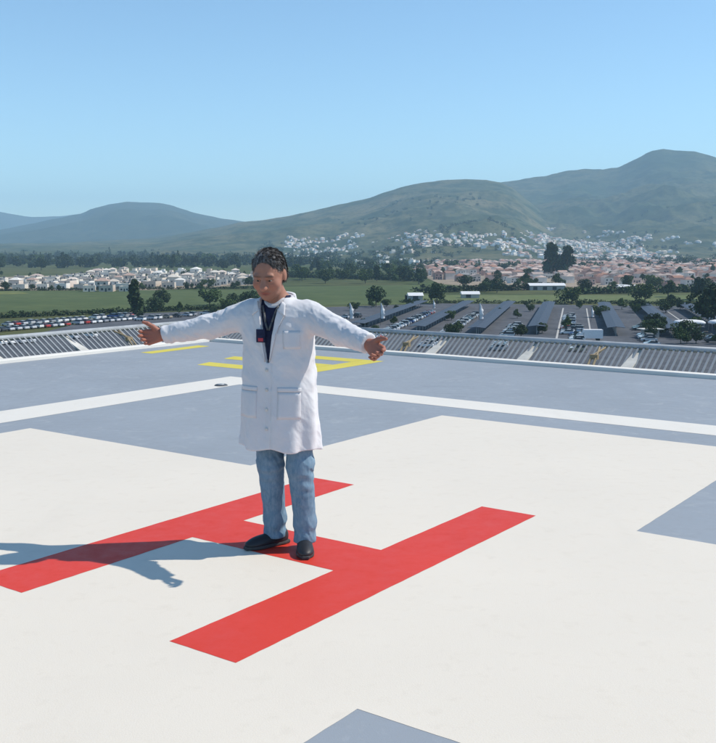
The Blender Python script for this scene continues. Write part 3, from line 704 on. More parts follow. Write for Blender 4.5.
def marquee(px, py, w, d, label):
    x, y = ground(px, py); root = empty('marquee', (x, y, GZ), rad(-4)); n = 24; vs = []
    for z, k in ((2.3, 1.0), (2.75, 1.02), (3.25, .88), (3.5, .5)):
        for i in range(n):
            t = 2 * math.pi * i / n; cs, sn = math.cos(t), math.sin(t)
            vs.append((w / 2 * k * math.copysign(abs(cs) ** .6, cs), d / 2 * k * math.copysign(abs(sn) ** .6, sn), z))
    fs = [(r * n + i, r * n + (i + 1) % n, (r + 1) * n + (i + 1) % n, (r + 1) * n + i) for r in range(3) for i in range(n)] + [tuple(range(3 * n, 4 * n)), tuple(range(n - 1, -1, -1))]
    mesh('cloth_roof', vs, fs, M['banner'], root, True)
    for sx in (-.42, .42):
        for sy in (-.4, .4): MB().tube((sx * w, sy * d, 0), (sx * w, sy * d, 2.4), .06, n=6).build('post', M['post'], root)
    tag(root, label, 'canopy tent', 'white canopy tents')
marquee(689, 331, 9.5, 5, 'wide white canopy tent among dark shrubs on the right')
marquee(720, 331, 7, 5, 'white canopy tent cut by the right picture edge')
# pale kiosk and truck
x, y = ground(650, 338); kr = empty('kiosk', (x, y, GZ + .12), rad(10))
MB().box(-2, 2, -1.6, 1.6, 0, 2.4).build('wall', M['kerbstone'], kr); MB().box(-3.2, 3.2, -2.2, 2.2, 2.4, 2.62).build('roof', M['strut'], kr); MB().box(-1.2, 1.2, -1.64, -1.5, 1.0, 2.0).build('window', M['window'], kr)
tag(kr, 'small pale kiosk with a flat overhanging roof on the lot', 'kiosk')
x, y = ground(589, 341); tr = empty('delivery_truck', (x, y, GZ + .12), rad(88))
MB().box(-1.15, 1.15, -3.6, 1.6, .7, 3.1).build('cargo_box', M['banner'], tr)
MB().add([(-1, 1.7, .5), (1, 1.7, .5), (1, 3.5, .5), (-1, 3.5, .5), (-1, 1.7, 2.3), (1, 1.7, 2.3), (.95, 2.7, 2.3), (-.95, 2.7, 2.3), (1, 3.5, 1.3), (-1, 3.5, 1.3)], [(3, 2, 1, 0), (4, 5, 6, 7), (0, 1, 5, 4), (1, 2, 8, 6, 5), (3, 0, 4, 7, 9), (2, 3, 9, 8), (8, 9, 7, 6)]).build('cab', M['banner'], tr)
MB().add([(-.8, 3.47, 1.42), (.8, 3.47, 1.42), (.8, 2.80, 2.2), (-.8, 2.80, 2.2), (-.8, 3.5, 1.45), (.8, 3.5, 1.45), (.8, 2.83, 2.23), (-.8, 2.83, 2.23)], [(4, 5, 6, 7), (3, 2, 1, 0), (0, 1, 5, 4), (2, 3, 7, 6), (1, 2, 6, 5), (3, 0, 4, 7)]).build('windscreen', M['glass'], tr)
for s_ in (-1, 1):
    for yy in (-2.4, 2.6): MB().tube((s_ * .8, yy, .45), (s_ * 1.1, yy, .45), .45, n=12).build('wheel', M['tyre'], tr)
tag(tr, 'small white box truck parked near the right canopies', 'truck')
# lane lines and pale walkways
for w0, w1, d0, d1, nm in ((-5.2, -4.6, 285, 436, 'walkway'), (4.6, 5.1, 290, 436, 'walkway'), (36.5, 37, 300, 420, 'walkway')):
    gsheet(nm, [lot(w0, d0), lot(w1, d0), lot(w1, d1), lot(w0, d1)], M['kerbstone'], .16, 'pale paved walkway on the parking lot')

# ------------------------------------------------------------------ the man: distance-field modelling, local frame a (his left), b (forward), z
MP = np.array([-0.43, 5.60]); FA = rad(20)                       # he faces a little to the left of the camera
MRZ = -FA                                                        # local +a -> screen right and nearer, local forward = -Y
def ab(dx, dy): return dx * math.cos(FA) - dy * math.sin(FA), -dx * math.sin(FA) - dy * math.cos(FA)
def V3(*t): return np.array(t, float)
def rcone(p, A, B, ra, rb):
    A, B = np.asarray(A, float), np.asarray(B, float); d = B - A; t = np.clip(((p - A) @ d) / (d @ d), 0, 1)
    return np.linalg.norm(p - A - t[:, None] * d, axis=1) - (ra + t * (rb - ra))
def chain(p, pts, k=.02):
    o = None
    for (A, ra), (B, rb) in zip(pts[:-1], pts[1:]):
        d = rcone(p, A, B, ra, rb); o = d if o is None else smin(o, d, k)
    return o
def elli(p, c, r, Rm=None):
    q = p - np.asarray(c, float)
    if Rm is not None: q = q @ Rm
    r = np.asarray(r, float); k0 = np.linalg.norm(q / r, axis=1); k1 = np.linalg.norm(q / (r * r), axis=1) + 1e-9
    return k0 * (k0 - 1) / k1
def smin(a_, b_, k):
    h = np.clip(.5 + .5 * (b_ - a_) / k, 0, 1); return b_ * (1 - h) + a_ * h - k * h * (1 - h)
def smax(a_, b_, k): return -smin(-a_, -b_, k)
def sdf_mesh(name, f, lo, hi, vox, mat, parent, band=None):
    """surface nets on a grid evaluated only near the surface"""
    lo = np.array(lo, float); n = np.ceil((np.array(hi) - lo) / vox).astype(int) // 4 * 4 + 5
    C = 4; nc = (n - 1) // C + 1
    gc = np.stack(np.meshgrid(*[lo[i] + np.arange(nc[i]) * vox * C for i in range(3)], indexing='ij'), -1).reshape(-1, 3)
    dc = np.concatenate([f(q) for q in np.array_split(gc, max(1, len(gc) // 300000))]).reshape(nc)
    near = np.abs(dc) < vox * C * 2.2
    D = np.repeat(np.repeat(np.repeat(dc, C, 0), C, 1), C, 2)[:n[0], :n[1], :n[2]].astype(np.float32)
    m = np.repeat(np.repeat(np.repeat(near, C, 0), C, 1), C, 2)[:n[0], :n[1], :n[2]]
    nb = m.copy()
    for ax in range(3): nb |= np.roll(m, C, ax) | np.roll(m, -C, ax); 
    idx = np.argwhere(nb); P = lo + idx * vox
    D[nb] = np.concatenate([f(q) for q in np.array_split(P, max(1, len(P) // 300000))])
    ins = D < 0
    cs = np.zeros(tuple(np.array(D.shape) - 1), np.uint8)
    corners = [(i, j, k) for i in (0, 1) for j in (0, 1) for k in (0, 1)]
    sl = lambda i, j, k: (slice(i, D.shape[0] - 1 + i), slice(j, D.shape[1] - 1 + j), slice(k, D.shape[2] - 1 + k))
    for c_ in corners: cs += ins[sl(*c_)]
    cells = np.argwhere((cs > 0) & (cs < 8)); vid = np.full(cs.shape, -1, np.int32); vid[tuple(cells.T)] = np.arange(len(cells))
    vals = {c_: D[cells[:, 0] + c_[0], cells[:, 1] + c_[1], cells[:, 2] + c_[2]] for c_ in corners}
    acc = np.zeros((len(cells), 3)); cnt_ = np.zeros(len(cells))
    for c_ in corners:
        for ax in range(3):
            if c_[ax]: continue
            e = list(c_); e[ax] = 1; e = tuple(e); v0, v1 = vals[c_], vals[e]; cr = (v0 < 0) != (v1 < 0)
            t = np.where(cr, v0 / np.where(cr, v0 - v1, 1), 0); pos = np.tile(np.array(c_, float), (len(cells), 1)); pos[:, ax] += t
            acc += pos * cr[:, None]; cnt_ += cr
    V = lo + (cells + acc / cnt_[:, None]) * vox
    F = []
    for ax in range(3):
        a1, a2 = (ax + 1) % 3, (ax + 2) % 3
        s0 = [slice(None)] * 3; s1 = [slice(None)] * 3; s0[ax] = slice(0, -1); s1[ax] = slice(1, None)
        E_ = np.argwhere(ins[tuple(s0)] != ins[tuple(s1)]); E_ = E_[(E_[:, a1] > 0) & (E_[:, a2] > 0) & (E_[:, a1] < cs.shape[a1]) & (E_[:, a2] < cs.shape[a2])]
        if not len(E_): continue
        flip = ins[tuple(E_.T)]
        def at(o1, o2):
            q = E_.copy(); q[:, a1] -= o1; q[:, a2] -= o2; return vid[tuple(q.T)]
        Q = np.stack([at(1, 1), at(0, 1), at(0, 0), at(1, 0)], 1); Q[~flip] = Q[~flip][:, ::-1]; F.append(Q)
    F = np.concatenate(F); F = F[(F >= 0).all(1)]
    o_ = mesh_np(name, V, F, mat, parent, True)
    return o_
def crease(p, f, seed):
    """irregular soft creases: warped sine noise in -1..1"""
    x, y, z = p[:, 0] * f, p[:, 1] * f, p[:, 2] * f
    wx = np.sin(y * .7 + 1.3 * seed) + .6 * np.sin(z * 1.1 + 2.1 * seed + x * .5); wz = np.sin(x * .8 + .7 * seed) + .6 * np.sin(y * 1.3 - z * .4 + seed)
    a_ = np.sin(x + 1.4 * wx + seed) * np.sin(z * 1.1 + 1.5 * wz + 2 * seed); b_ = np.sin((x + z) * 1.7 + 1.8 * wz - seed) * np.sin(y * 1.9 + 1.2 * wx + .5)
    n_ = .62 * a_ + .38 * b_
    return .45 * n_ + .55 * (.45 - 1.5 * np.sqrt(np.abs(b_ * .6 + a_ * .5) + .004))      # soft hollows with sharper fold lines
def man_mat(name, rough=.8, spec=.2): return Mat(name, rough, spec)
mm = Mat('lab_coat_cloth', .85, .12); n = mm.noise(3.2, 5, .6)
mm.color(mm.ramp(n, [(.3, (.60, .60, .62)), (.7, (.675, .675, .69))])).bump(mm.noise(24, 5, .6), .008, .35); mm.b.inputs['Sheen Weight'].default_value = .15; M['coat'] = mm.m
mm = Mat('denim', .85, .12); a_ = mm.noise(5, 5, .65); b_ = mm.noise(60, 4, .7, mapscale=(1, 1, .35))
mm.color(mm.mix(mm.ramp(b_, [(.4, (0, 0, 0)), (.65, (.55, .55, .55))]), mm.ramp(a_, [(.32, (.098, .180, .262)), (.55, (.138, .236, .325)), (.78, (.20, .305, .395))]), (.26, .35, .43))).bump(b_, .003, .3); M['denim'] = mm.m
mm = Mat('skin', .55, .3); at = mm.node('ShaderNodeAttribute', attribute_name='tint'); n = mm.noise(14, 4, .6)
mm.color(mm.mix(mm.ramp(n, [(.4, (0, 0, 0)), (.7, (.35, .35, .35))]), at.outputs['Color'], mm.mix(1.0, at.outputs['Color'], (.85, .72, .68), 'MULTIPLY')))
mm.b.inputs['Subsurface Weight'].default_value = .08; mm.b.inputs['Subsurface Radius'].default_value = (.01, .004, .002); M['skin'] = mm.m
mm = Mat('hair_strands', .6, .3); n = mm.noise(55, 5, .7, mapscale=(1, 1, .25)); mm.color(mm.ramp(n, [(.34, (.030, .027, .026)), (.50, (.085, .080, .078)), (.66, (.28, .27, .265))])).bump(n, .002, .5); M['hair'] = mm.m
mm = Mat('navy_shirt', .8, .15); n = mm.noise(30, 4, .6); mm.color(mm.ramp(n, [(.35, (.014, .019, .045)), (.65, (.024, .032, .07))])).bump(n, .003, .3); M['navy'] = mm.m
mm = Mat('undershirt', .85, .1); mm.color((.70, .70, .72)); M['undershirt'] = mm.m
M['shoe'] = metal('dark_shoe_leather', (.022, .024, .030), .5); M['sole'] = metal('shoe_sole', (.06, .06, .062), .8)
M['eye'] = metal('eye_white', (.42, .36, .32), .3); M['iris'] = metal('dark_iris', (.015, .01, .008), .15)
M['button'] = metal('coat_button', (.62, .61, .58), .35); M['badge_red'] = metal('badge_red', (.45, .04, .06), .5); M['seam'] = metal('seam_thread', (.50, .50, .53), .9)

MIRROR = True
man = empty('person', (MP[0], MP[1], .0032), MRZ)
# skeleton (local a, b, z)
def loc3(px, py, Y):
    """photo point at depth Y -> man-local coordinates"""
    d = (px - CX) / FPX * RGT - (py - CY) / FPX * UPV + FWD; t = Y / d[1]; q = d * t + np.array([0, 0, EYE]); a2, b2 = ab(q[0] - MP[0], q[1] - MP[1]); return V3(a2, b2, q[2])
TC = -.018                                                       # torso centre line
SHR, SHL = V3(-.180, .005, 1.358), V3(.160, .0, 1.358)           # his right (screen left) and left shoulder
WRR = loc3(163, 335.5, 5.74); WRL = loc3(369, 344.5, 5.16)
ELR = (SHR + WRR) / 2 + V3(0, -.02, -.022); ELL = (SHL + WRL) / 2 + V3(.01, -.045, -.03)
HC = V3(TC - .012, .100, 1.578); HS = 1.08
yaw, tilt = rad(-6), rad(23)
cy_, sy_ = math.cos(yaw), math.sin(yaw); ct_, st_ = math.cos(tilt), math.sin(tilt)
RH = np.array([[cy_, -sy_, 0], [sy_, cy_, 0], [0, 0, 1]]) @ np.array([[1, 0, 0], [0, ct_, st_], [0, -st_, ct_]])   # head frame: columns right/forward/up; forward dips
def hd(x, y, z): return HC + RH @ V3(x, y, z) * HS
def head_sdf(p):
    q = (p - HC) @ RH / HS; E = lambda c, r: elli(q, c, r)
    d = E((0, -.018, .028), (.077, .096, .088))                               # cranium
    d = smin(d, E((0, .022, -.028), (.067, .070, .088)), .035)               # face mass
    d = smin(d, E((0, .040, -.080), (.053, .050, .036)), .03)                # jaw and chin
    d = smin(d, E((0, .070, -.104), (.022, .017, .016)), .022)
    for s_ in (-1, 1):
        d = smin(d, E((s_ * .042, .058, -.034), (.028, .026, .026)), .022)    # cheekbones
        d = smin(d, E((s_ * .030, .081, .020), (.026, .010, .010)), .016)    # brow ridge
        d = smax(d, -E((s_ * .031, .093, .000), (.018, .017, .012)), .014)   # eye sockets
        d = smin(d, E((s_ * .079, -.012, -.012), (.010, .022, .033)), .008)  # ears
    d = smin(d, rcone(q, V3(0, .084, .008), V3(0, .109, -.034), .010, .0165), .014)
    for s_ in (-1, 1): d = smin(d, E((s_ * .013, .096, -.038), (.009, .011, .008)), .008)
    d = smin(d, E((0, .084, -.066), (.026, .014, .007)), .008)               # lips
    d = smin(d, E((0, .082, -.078), (.022, .013, .007)), .007)
    d = smax(d, -E((0, .102, -.072), (.024, .012, .0025)), .005)
    for s_ in (-1, 1):
        d = smin(d, E((s_ * .031, .0775, .0055), (.0165, .0125, .0065)), .005); d = smin(d, E((s_ * .031, .076, -.0085), (.015, .0115, .004)), .005)   # eyelids
    return d * HS
def hand_prims(Wp, d, up, n, curl, spread, mirror):
    """list of finger chains; d along the forearm, up = thumb side, n = palm normal"""
    d = d / np.linalg.norm(d); n = n - d * (n @ d); n /= np.linalg.norm(n); u_ = np.cross(n, d) * mirror; u_ /= np.linalg.norm(u_)
    if u_ @ up < 0: u_ = -u_
    out = []
    offs = [.033, .011, -.011, -.032]; lens = [.072, .080, .074, .058]; rr = [.0098, .0102, .0098, .0088]
    for i in range(4):
        r0 = Wp + d * .018 + u_ * offs[i] * .55; kn = Wp + d * (.098 - .006 * abs(i - 1)) + u_ * offs[i] * 1.08
        out.append([(r0, .019), (kn, .0135)])
        cur = kn; ang = spread * (1.5 - i) ; ca = 0.15; dd = d * math.cos(ang) + u_ * math.sin(ang); pts_ = [(cur, rr[i] + .0015)]
        for k, fr in enumerate((.45, .30, .25)):
            ca += curl[i] * (1, .9, .7)[k]; st = dd * math.cos(ca) + n * math.sin(ca); cur = cur + st * lens[i] * fr * 1.05; pts_.append((cur, rr[i] * (1 - .08 * (k + 1))))
        out.append(pts_)
    t0 = Wp + d * .022 + u_ * .024; t1 = t0 + (d * .6 + u_ * .72 + n * .35) * .042; t2 = t1 + (d * .72 + u_ * .62 + n * .2) * .036; t3 = t2 + (d * .85 + u_ * .42 + n * .15) * .028
    out.append([(t0, .018), (t1, .0138), (t2, .0115), (t3, .0092)])
    return out
dR, dL = WRR - ELR, WRL - ELL
HR = hand_prims(WRR, dR / np.linalg.norm(dR) + V3(0, .15, .02), V3(0, 0, 1), V3(.15, 1, .1), (.62, .66, .70, .74), .05, 1)
HL = hand_prims(WRL, dL / np.linalg.norm(dL) + V3(.0, -.15, -.35), V3(0, 0, 1), V3(-.1, 1, .15), (.42, .60, .70, .74), .06, 1)
AR, AL = V3(-.068, -.02, 0), V3(.136, .012, 0)                   # where the feet stand (his right, his left)
KR, KL = V3(-.075, .015, .49), V3(.118, .03, .49); HIPR, HIPL = V3(-.095, 0, .90), V3(.082, 0, .90)
TR, TL = V3(-.55, .836, 0), V3(.42, .91, 0)                      # toe directions
TR /= np.linalg.norm(TR); TL /= np.linalg.norm(TL)
def body_sdf(p):
    d = head_sdf(p)
    nk = rcone(p, V3(TC, -.005, 1.42), hd(0, -.022, -.075), .058, .055); d = smin(d, nk, .03)
    t = elli(p, (TC, 0, 1.22), (.165, .105, .235)); t = smin(t, elli(p, (TC, 0, .97), (.155, .11, .16)), .08)
    t = smin(t, rcone(p, SHR, SHL, .06, .06), .06); d = smin(d, t, .04)
    for sh, el, wr, hp in ((SHR, ELR, WRR, HR), (SHL, ELL, WRL, HL)):
        d = smin(d, chain(p, [(sh, .052), (el, .041), (wr, .028)], .02), .03)
        hnd = None
        for c_ in hp:
            x = chain(p, c_, .006); hnd = x if hnd is None else smin(hnd, x, .0075)
        d = smin(d, hnd, .015)
    for hp, kn, an, to in ((HIPR, KR, AR, TR), (HIPL, KL, AL, TL)):
        d = smin(d, chain(p, [(hp, .08), (kn, .055), (an + V3(0, 0, .1), .040)], .03), .04)
        d = smin(d, chain(p, [(an + V3(0, 0, .09), .035), (an + V3(0, 0, .05), .032), (an + to * .15 + V3(0, 0, .032), .022)], .02), .02)
    return d
body = sdf_mesh('body', body_sdf, (-1.02, -.2, .0), (.90, .62, 1.74), .0042, M['skin'], man)
def vcol(o_, fn):
    me = o_.data; co = np.empty(len(me.vertices) * 3, np.float32); me.vertices.foreach_get('co', co); co = co.reshape(-1, 3) * np.array([1, -1, 1])
    ca_ = me.color_attributes.new('tint', 'FLOAT_COLOR', 'POINT'); ca_.data.foreach_set('color', np.concatenate([fn(co), np.ones((len(co), 1))], 1).astype(np.float32).ravel())
def skin_tint(p):
    q = (p - HC) @ RH / HS; c_ = np.tile(np.array([.36, .178, .122]), (len(p), 1))
    def blend(msk, col_): c_[:] = c_ * (1 - msk[:, None]) + np.array(col_) * msk[:, None]
    hands = np.clip((np.abs(p[:, 0]) - .5) / .05, 0, 1); blend(hands, (.36, .15, .105))
    g = lambda x, y, z, r: np.exp(-(((q[:, 0] - x) / r[0]) ** 2 + ((q[:, 1] - y) / r[1]) ** 2 + ((q[:, 2] - z) / r[2]) ** 2))
    blend(np.clip(g(0, .095, -.071, (.024, .03, .009)) * 1.3, 0, .85), (.27, .075, .06))
    for s_ in (-1, 1):
        blend(np.clip(g(s_ * .031, .09, .021, (.020, .03, .0045)) * 1.3, 0, .75), (.06, .048, .042)); blend(g(s_ * .045, .07, -.032, (.02, .03, .02)) * .5, (.42, .15, .10))
    blend(g(0, .11, -.034, (.016, .02, .016)) * .45, (.42, .15, .10))
    blend(np.clip(g(0, .075, -.095, (.045, .05, .022)), 0, 1) * .35, (.20, .11, .085))
    return c_
vcol(body, skin_tint)
def hair_sdf(p):
    q = (p - HC) @ RH / HS
    d = elli(q, (0, -.022, .034), (.0815, .099, .0875))
    d = smin(d, elli(q, (0, -.045, -.02), (.080, .070, .07)), .03)
    d = d - .0009 * np.sin(q[:, 0] * 230 + 5 * np.sin(q[:, 1] * 30))
    face = elli(q, (0, .105, -.008), (.079, .074, .118)); d = smax(d, -face, .006)          # hairline
    for s_ in (-1, 1): d = smax(d, -elli(q, (s_ * .082, -.008, -.02), (.02, .026, .036)), .005)
    d = smax(d, -(q[:, 2] + .066), .01)
    return d * HS
hair_o = sdf_mesh('hair', hair_sdf, (HC[0] - .15, HC[1] - .20, HC[2] - .17), (HC[0] + .15, HC[1] + .17, HC[2] + .19), .0035, M['hair'], man)
def tufts():
    co = np.empty(len(hair_o.data.vertices) * 3, np.float32); hair_o.data.vertices.foreach_get('co', co); co = co.reshape(-1, 3) * np.array([1, -1, 1])
    r = np.random.default_rng(3); pk = co[r.choice(len(co), 9000)]; e_ = 1e-3
    g_ = np.stack([hair_sdf(pk + V3(*(e_ * (np.arange(3) == i)))) - hair_sdf(pk - V3(*(e_ * (np.arange(3) == i)))) for i in range(3)], 1); g_ /= np.linalg.norm(g_, axis=1, keepdims=True) + 1e-9
    comb = RH @ V3(.55, -.25, -.6); t_ = comb - g_ * (g_ @ comb)[:, None] + r.normal(size=pk.shape) * .10; t_ /= np.linalg.norm(t_, axis=1, keepdims=True); sd__ = np.cross(g_, t_)
    ln = r.uniform(.014, .028, len(pk))[:, None]; w = .0009
    A = pk - g_ * .001 - sd__ * w; B = pk - g_ * .001 + sd__ * w; C_ = pk + t_ * ln * .6 + g_ * ln * .07 + sd__ * w * .5; D_ = pk + t_ * ln + g_ * ln * r.uniform(.0, .10, len(pk))[:, None]
    q_ = (D_ - HC) @ RH / HS; ok = elli(q_, (0, .105, -.008), (.074, .069, .113)) > 0
    A, B, C_, D_ = A[ok], B[ok], C_[ok], D_[ok]
    V = np.stack([A, B, C_, D_], 1).reshape(-1, 3); F = np.arange(len(V)).reshape(-1, 4); o_ = mesh_np('hair_tufts', V, F, M['hair'], hair_o, False); o_['kind'] = 'stuff'
tufts()
def blob(name, c_, r, mat, parent, Rm=None, n=12):
    vs = []; fs = []
    for i in range(n + 1):
        for j in range(2 * n):
            a2, b2 = math.pi * i / n, math.pi * j / n; v = V3(math.sin(a2) * math.cos(b2) * r[0], math.sin(a2) * math.sin(b2) * r[1], math.cos(a2) * r[2]); vs.append(tuple((Rm @ v if Rm is not None else v) + c_))
    for i in range(n):
        for j in range(2 * n): fs.append((i * 2 * n + j, (i + 1) * 2 * n + j, (i + 1) * 2 * n + (j + 1) % (2 * n), i * 2 * n + (j + 1) % (2 * n)))
    return mesh(name, vs, fs, mat, parent, True)
for s_ in (-1, 1):
    e = blob('eye', hd(s_ * .031, .0755, -.002), (.012, .0115, .0085), M['eye'], man, RH); blob('iris', hd(s_ * .031 - .001, .0845, -.003), (.006, .004, .006), M['iris'], e, RH)

# ---- coat
def torso_r(z):
    zz = [.50, .575, .70, .85, 1.0, 1.12, 1.25, 1.34, 1.40, 1.445, 1.50]
    rx = [.240, .238, .233, .226, .217, .211, .214, .207, .165, .095, .06]; ry = [.168, .166, .160, .152, .142, .137, .138, .126, .105, .085, .06]
    return np.interp(z, zz, rx), np.interp(z, zz, ry)
def torso_sdf(p, off=0.0, folds=True):
    rx, ry = torso_r(p[:, 2]); x = p[:, 0] - TC; y = p[:, 1] - .004; e = 2.5
    k = (np.abs(x / rx) ** e + np.abs(y / ry) ** e + 1e-12) ** (1 / e); d = (k - 1) * np.minimum(rx, ry) * 1.08
    if folds:
        an = np.arctan2(y, x); low = np.clip((1.12 - p[:, 2]) / .5, 0, 1)
        d = d - low * (.0095 * np.sin(an * 6 + 1.6 * np.sin(p[:, 2] * 4) + .6) + .0055 * np.sin(an * 11 + p[:, 2] * 6 + 2 * np.sin(an * 2)))
        up_ = np.clip((p[:, 2] - 1.0) / .25, 0, 1)
        d = d - (.0055 * crease(p, 21, 3.1) + .0035 * crease(p, 40, 1.2)) * (.5 + .5 * up_) - .003 * np.sin(p[:, 2] * 27 - np.abs(x) * 40 + 2 * np.sin(x * 17)) * up_
        d = d - .003 * np.sin(p[:, 2] * 44 + x * 12 + 3 * np.sin(an * 2)) * np.exp(-((p[:, 2] - 1.02) / .09) ** 2)
    return d - off
def sleeve(p, sh, el, wr, seed):
    d = chain(p, [(sh + V3(0, 0, -.010), .086), (el, .070), (wr - (wr - el) * .02, .055)], .03)
    ax = (wr - sh) / np.linalg.norm(wr - sh); t = (p - sh) @ ax; r = p - sh - t[:, None] * ax; an = np.arctan2(r[:, 2], r[:, 1]); ln = np.linalg.norm(wr - sh)
    amp = .30 + .7 * np.exp(-((t - ln * .47) / .10) ** 2) + .4 * np.exp(-((t - ln * .95) / .07) ** 2)
    d = d - amp * (.0035 * np.sin(t * 70 + 1.8 * np.sin(an + seed) + 4 * np.sin(t * 11 + seed)) * (.5 + .5 * np.sin(an * 1.5 + t * 9 + seed)) + .010 * crease(p, 26, seed)) - .004 * crease(p, 48, seed + 2)
    d = smax(d, t - (ln - .006), .006)                                     # cuff
    return d
def wedge(z): return np.interp(z, [1.06, 1.10, 1.30, 1.43, 1.50], [.004, .010, .040, .070, .075])
VC = TC - .006
def coat_sdf(p):
    d = torso_sdf(p)
    d = smin(d, smin(sleeve(p, SHR, ELR, WRR, .4), sleeve(p, SHL, ELL, WRL, 2.1), .01), .045)
    d = smax(d, .592 + .008 * np.sin(np.arctan2(p[:, 1], p[:, 0]) * 5) - p[:, 2] - .02 * p[:, 0], .004)    # hem
    d = smax(d, p[:, 2] - 1.448 - .55 * np.minimum(p[:, 1], .02) * -1 * .4, .004)
    neck = rcone(p, V3(TC, -.01, 1.36), V3(TC, .06, 1.56), .066, .082); d = smax(d, -neck, .01)
    inner = torso_sdf(p, -.016, True); low = np.where(p[:, 2] < .80, 1.0, -1.0)
    d = np.where(p[:, 2] < .80, smax(d, -inner, .004), d)                                                  # hollow skirt
    cut = np.maximum(np.abs(p[:, 0] - VC) - wedge(p[:, 2]), np.maximum(1.085 - p[:, 2], -(p[:, 1] - .02)))  # open front
    cut = np.maximum(cut, -torso_sdf(p, -.024, False))
    d = smax(d, -cut, .003)
    gro = np.maximum(np.abs(p[:, 0] - VC - .022) - .0035, np.maximum(p[:, 2] - 1.09, -(p[:, 1] - .02))); gro = np.maximum(gro, -torso_sdf(p, -.006)); d = smax(d, -gro, .003)
    return d
coat = sdf_mesh('lab_coat', coat_sdf, (-.82, -.26, .55), (.74, .42, 1.53), .0052, M['coat'], man)
def shirt_sdf(p):
    d = torso_sdf(p, -.020, False); d = smax(d, .98 - p[:, 2], .004); d = smax(d, p[:, 2] - 1.455, .004)
    d = smax(d, -rcone(p, V3(TC, .035, 1.40), V3(TC, .11, 1.58), .054, .085), .006); return d
sdf_mesh('navy_shirt', shirt_sdf, (-.28, -.2, .95), (.26, .2, 1.5), .006, M['navy'], man)
def under_sdf(p): return smax(smax(torso_sdf(p, -.030, False), np.abs(p[:, 2] - 1.405) - .06, .004), -rcone(p, V3(TC, .02, 1.45), V3(TC, .11, 1.62), .048, .075), .006)
sdf_mesh('undershirt', under_sdf, (-.24, -.2, 1.3), (.22, .2, 1.5), .006, M['undershirt'], man)
# pieces that lie on the coat: front surface found by marching in from the front
def front(a2, z2, f=coat_sdf, extra=0.0):
    p = np.array([[a2, .34, z2]]); y = .30
    for _ in range(60):
        p[0, 1] = y; d = float(f(p)[0])
        if d < .0006: break
        y -= max(d * .7, .0006)
        if y < -.1: break
    return V3(a2, y + extra, z2)
def torso_only(p): return torso_sdf(p)
def patch(name, quad, nx, nz, th, mat, parent, f=torso_only, lift=.004):
    """quad: four (a, z) corners, laid over the coat as a thin cloth piece"""
    (a0, a1, a2, a3) = [np.array(q, float) for q in quad]; top_ = []; vs = []
    for j in range(nz + 1):
        for i in range(nx + 1):
            s_, t_ = i / nx, j / nz; q = (a0 * (1 - s_) + a1 * s_) * (1 - t_) + (a3 * (1 - s_) + a2 * s_) * t_; p = front(q[0], q[1], f); vs.append(tuple(p + V3(0, lift - th, 0))); top_.append(tuple(p + V3(0, lift, 0)))
    n_ = len(vs); w = nx + 1; fs = []
    for j in range(nz):
        for i in range(nx): k = j * w + i; fs += [(k, k + 1, k + 1 + w, k + w), (n_ + k, n_ + k + w, n_ + k + 1 + w, n_ + k + 1)]
    ring = [i for i in range(nx)] + [j * w + nx for j in range(nz)] + [nz * w + i for i in range(nx, 0, -1)] + [j * w for j in range(nz, 0, -1)]
    for q, r in zip(ring, ring[1:] + ring[:1]): fs.append((q, n_ + q, n_ + r, r))
    o_ = mesh(name, vs + top_, fs, mat, parent, True)
    return o_
for s_, dz in ((-1, 0), (1, 0)):
    patch('lapel', [(VC + s_ * .012, 1.09), (VC + s_ * .066, 1.28), (VC + s_ * .098, 1.355), (VC + s_ * .054, 1.385)], 6, 10, .010, M['coat'], coat, lift=.011)
    patch('collar', [(VC + s_ * .056, 1.375), (VC + s_ * .100, 1.345), (VC + s_ * .092, 1.41), (VC + s_ * .074, 1.425)], 5, 6, .010, M['coat'], coat, lift=.016)
    c0 = VC + s_ * .125
    patch('pocket', [(c0 - .060, .775), (c0 + .060, .775), (c0 + .060, .925), (c0 - .060, .925)], 8, 8, .006, M['coat'], coat, lift=.0025)
    patch('pocket_hem', [(c0 - .062, .927), (c0 + .062, .927), (c0 + .062, .950), (c0 - .062, .950)], 8, 3, .007, M['coat'], coat, lift=.0045)
patch('pocket', [(TC + .085, 1.165), (TC + .175, 1.165), (TC + .175, 1.265), (TC + .085, 1.265)], 6, 6, .006, M['coat'], coat, lift=.0025)
for z2 in (1.045, .935, .825, .715):
    p = front(VC - .004, z2, torso_only, .004); blob('button', p, (.0095, .004, .0095), M['button'], coat)
# back collar band
mb = MB(); pts_ = []
for i in range(15):
    t = math.pi * (.0 + i / 14); pts_.append((TC + .085 * math.cos(t), -.008 - .066 * math.sin(t), 1.424 + .022 * math.sin(t)))
for z0, z1, w_ in ((0, 0, 0),):
    vs = []
    for (x, y, z) in pts_:
        nx, ny = (x - TC) / .085, (y + .008) / .066
        vs += [(x, y, z - .028), (x - nx * .008, y - ny * .008, z + .022), (x + nx * .012, y + ny * .012, z + .026), (x + nx * .024, y + ny * .024, z - .030)]
    fs = []
    for i in range(len(pts_) - 1):
        k = i * 4; fs += [(k + j, k + (j + 1) % 4, k + 4 + (j + 1) % 4, k + 4 + j) for j in range(4)]
    fs += [(3, 2, 1, 0), tuple(range(len(vs) - 4, len(vs)))]
    mesh('back_collar', vs, fs, M['coat'], coat, True)
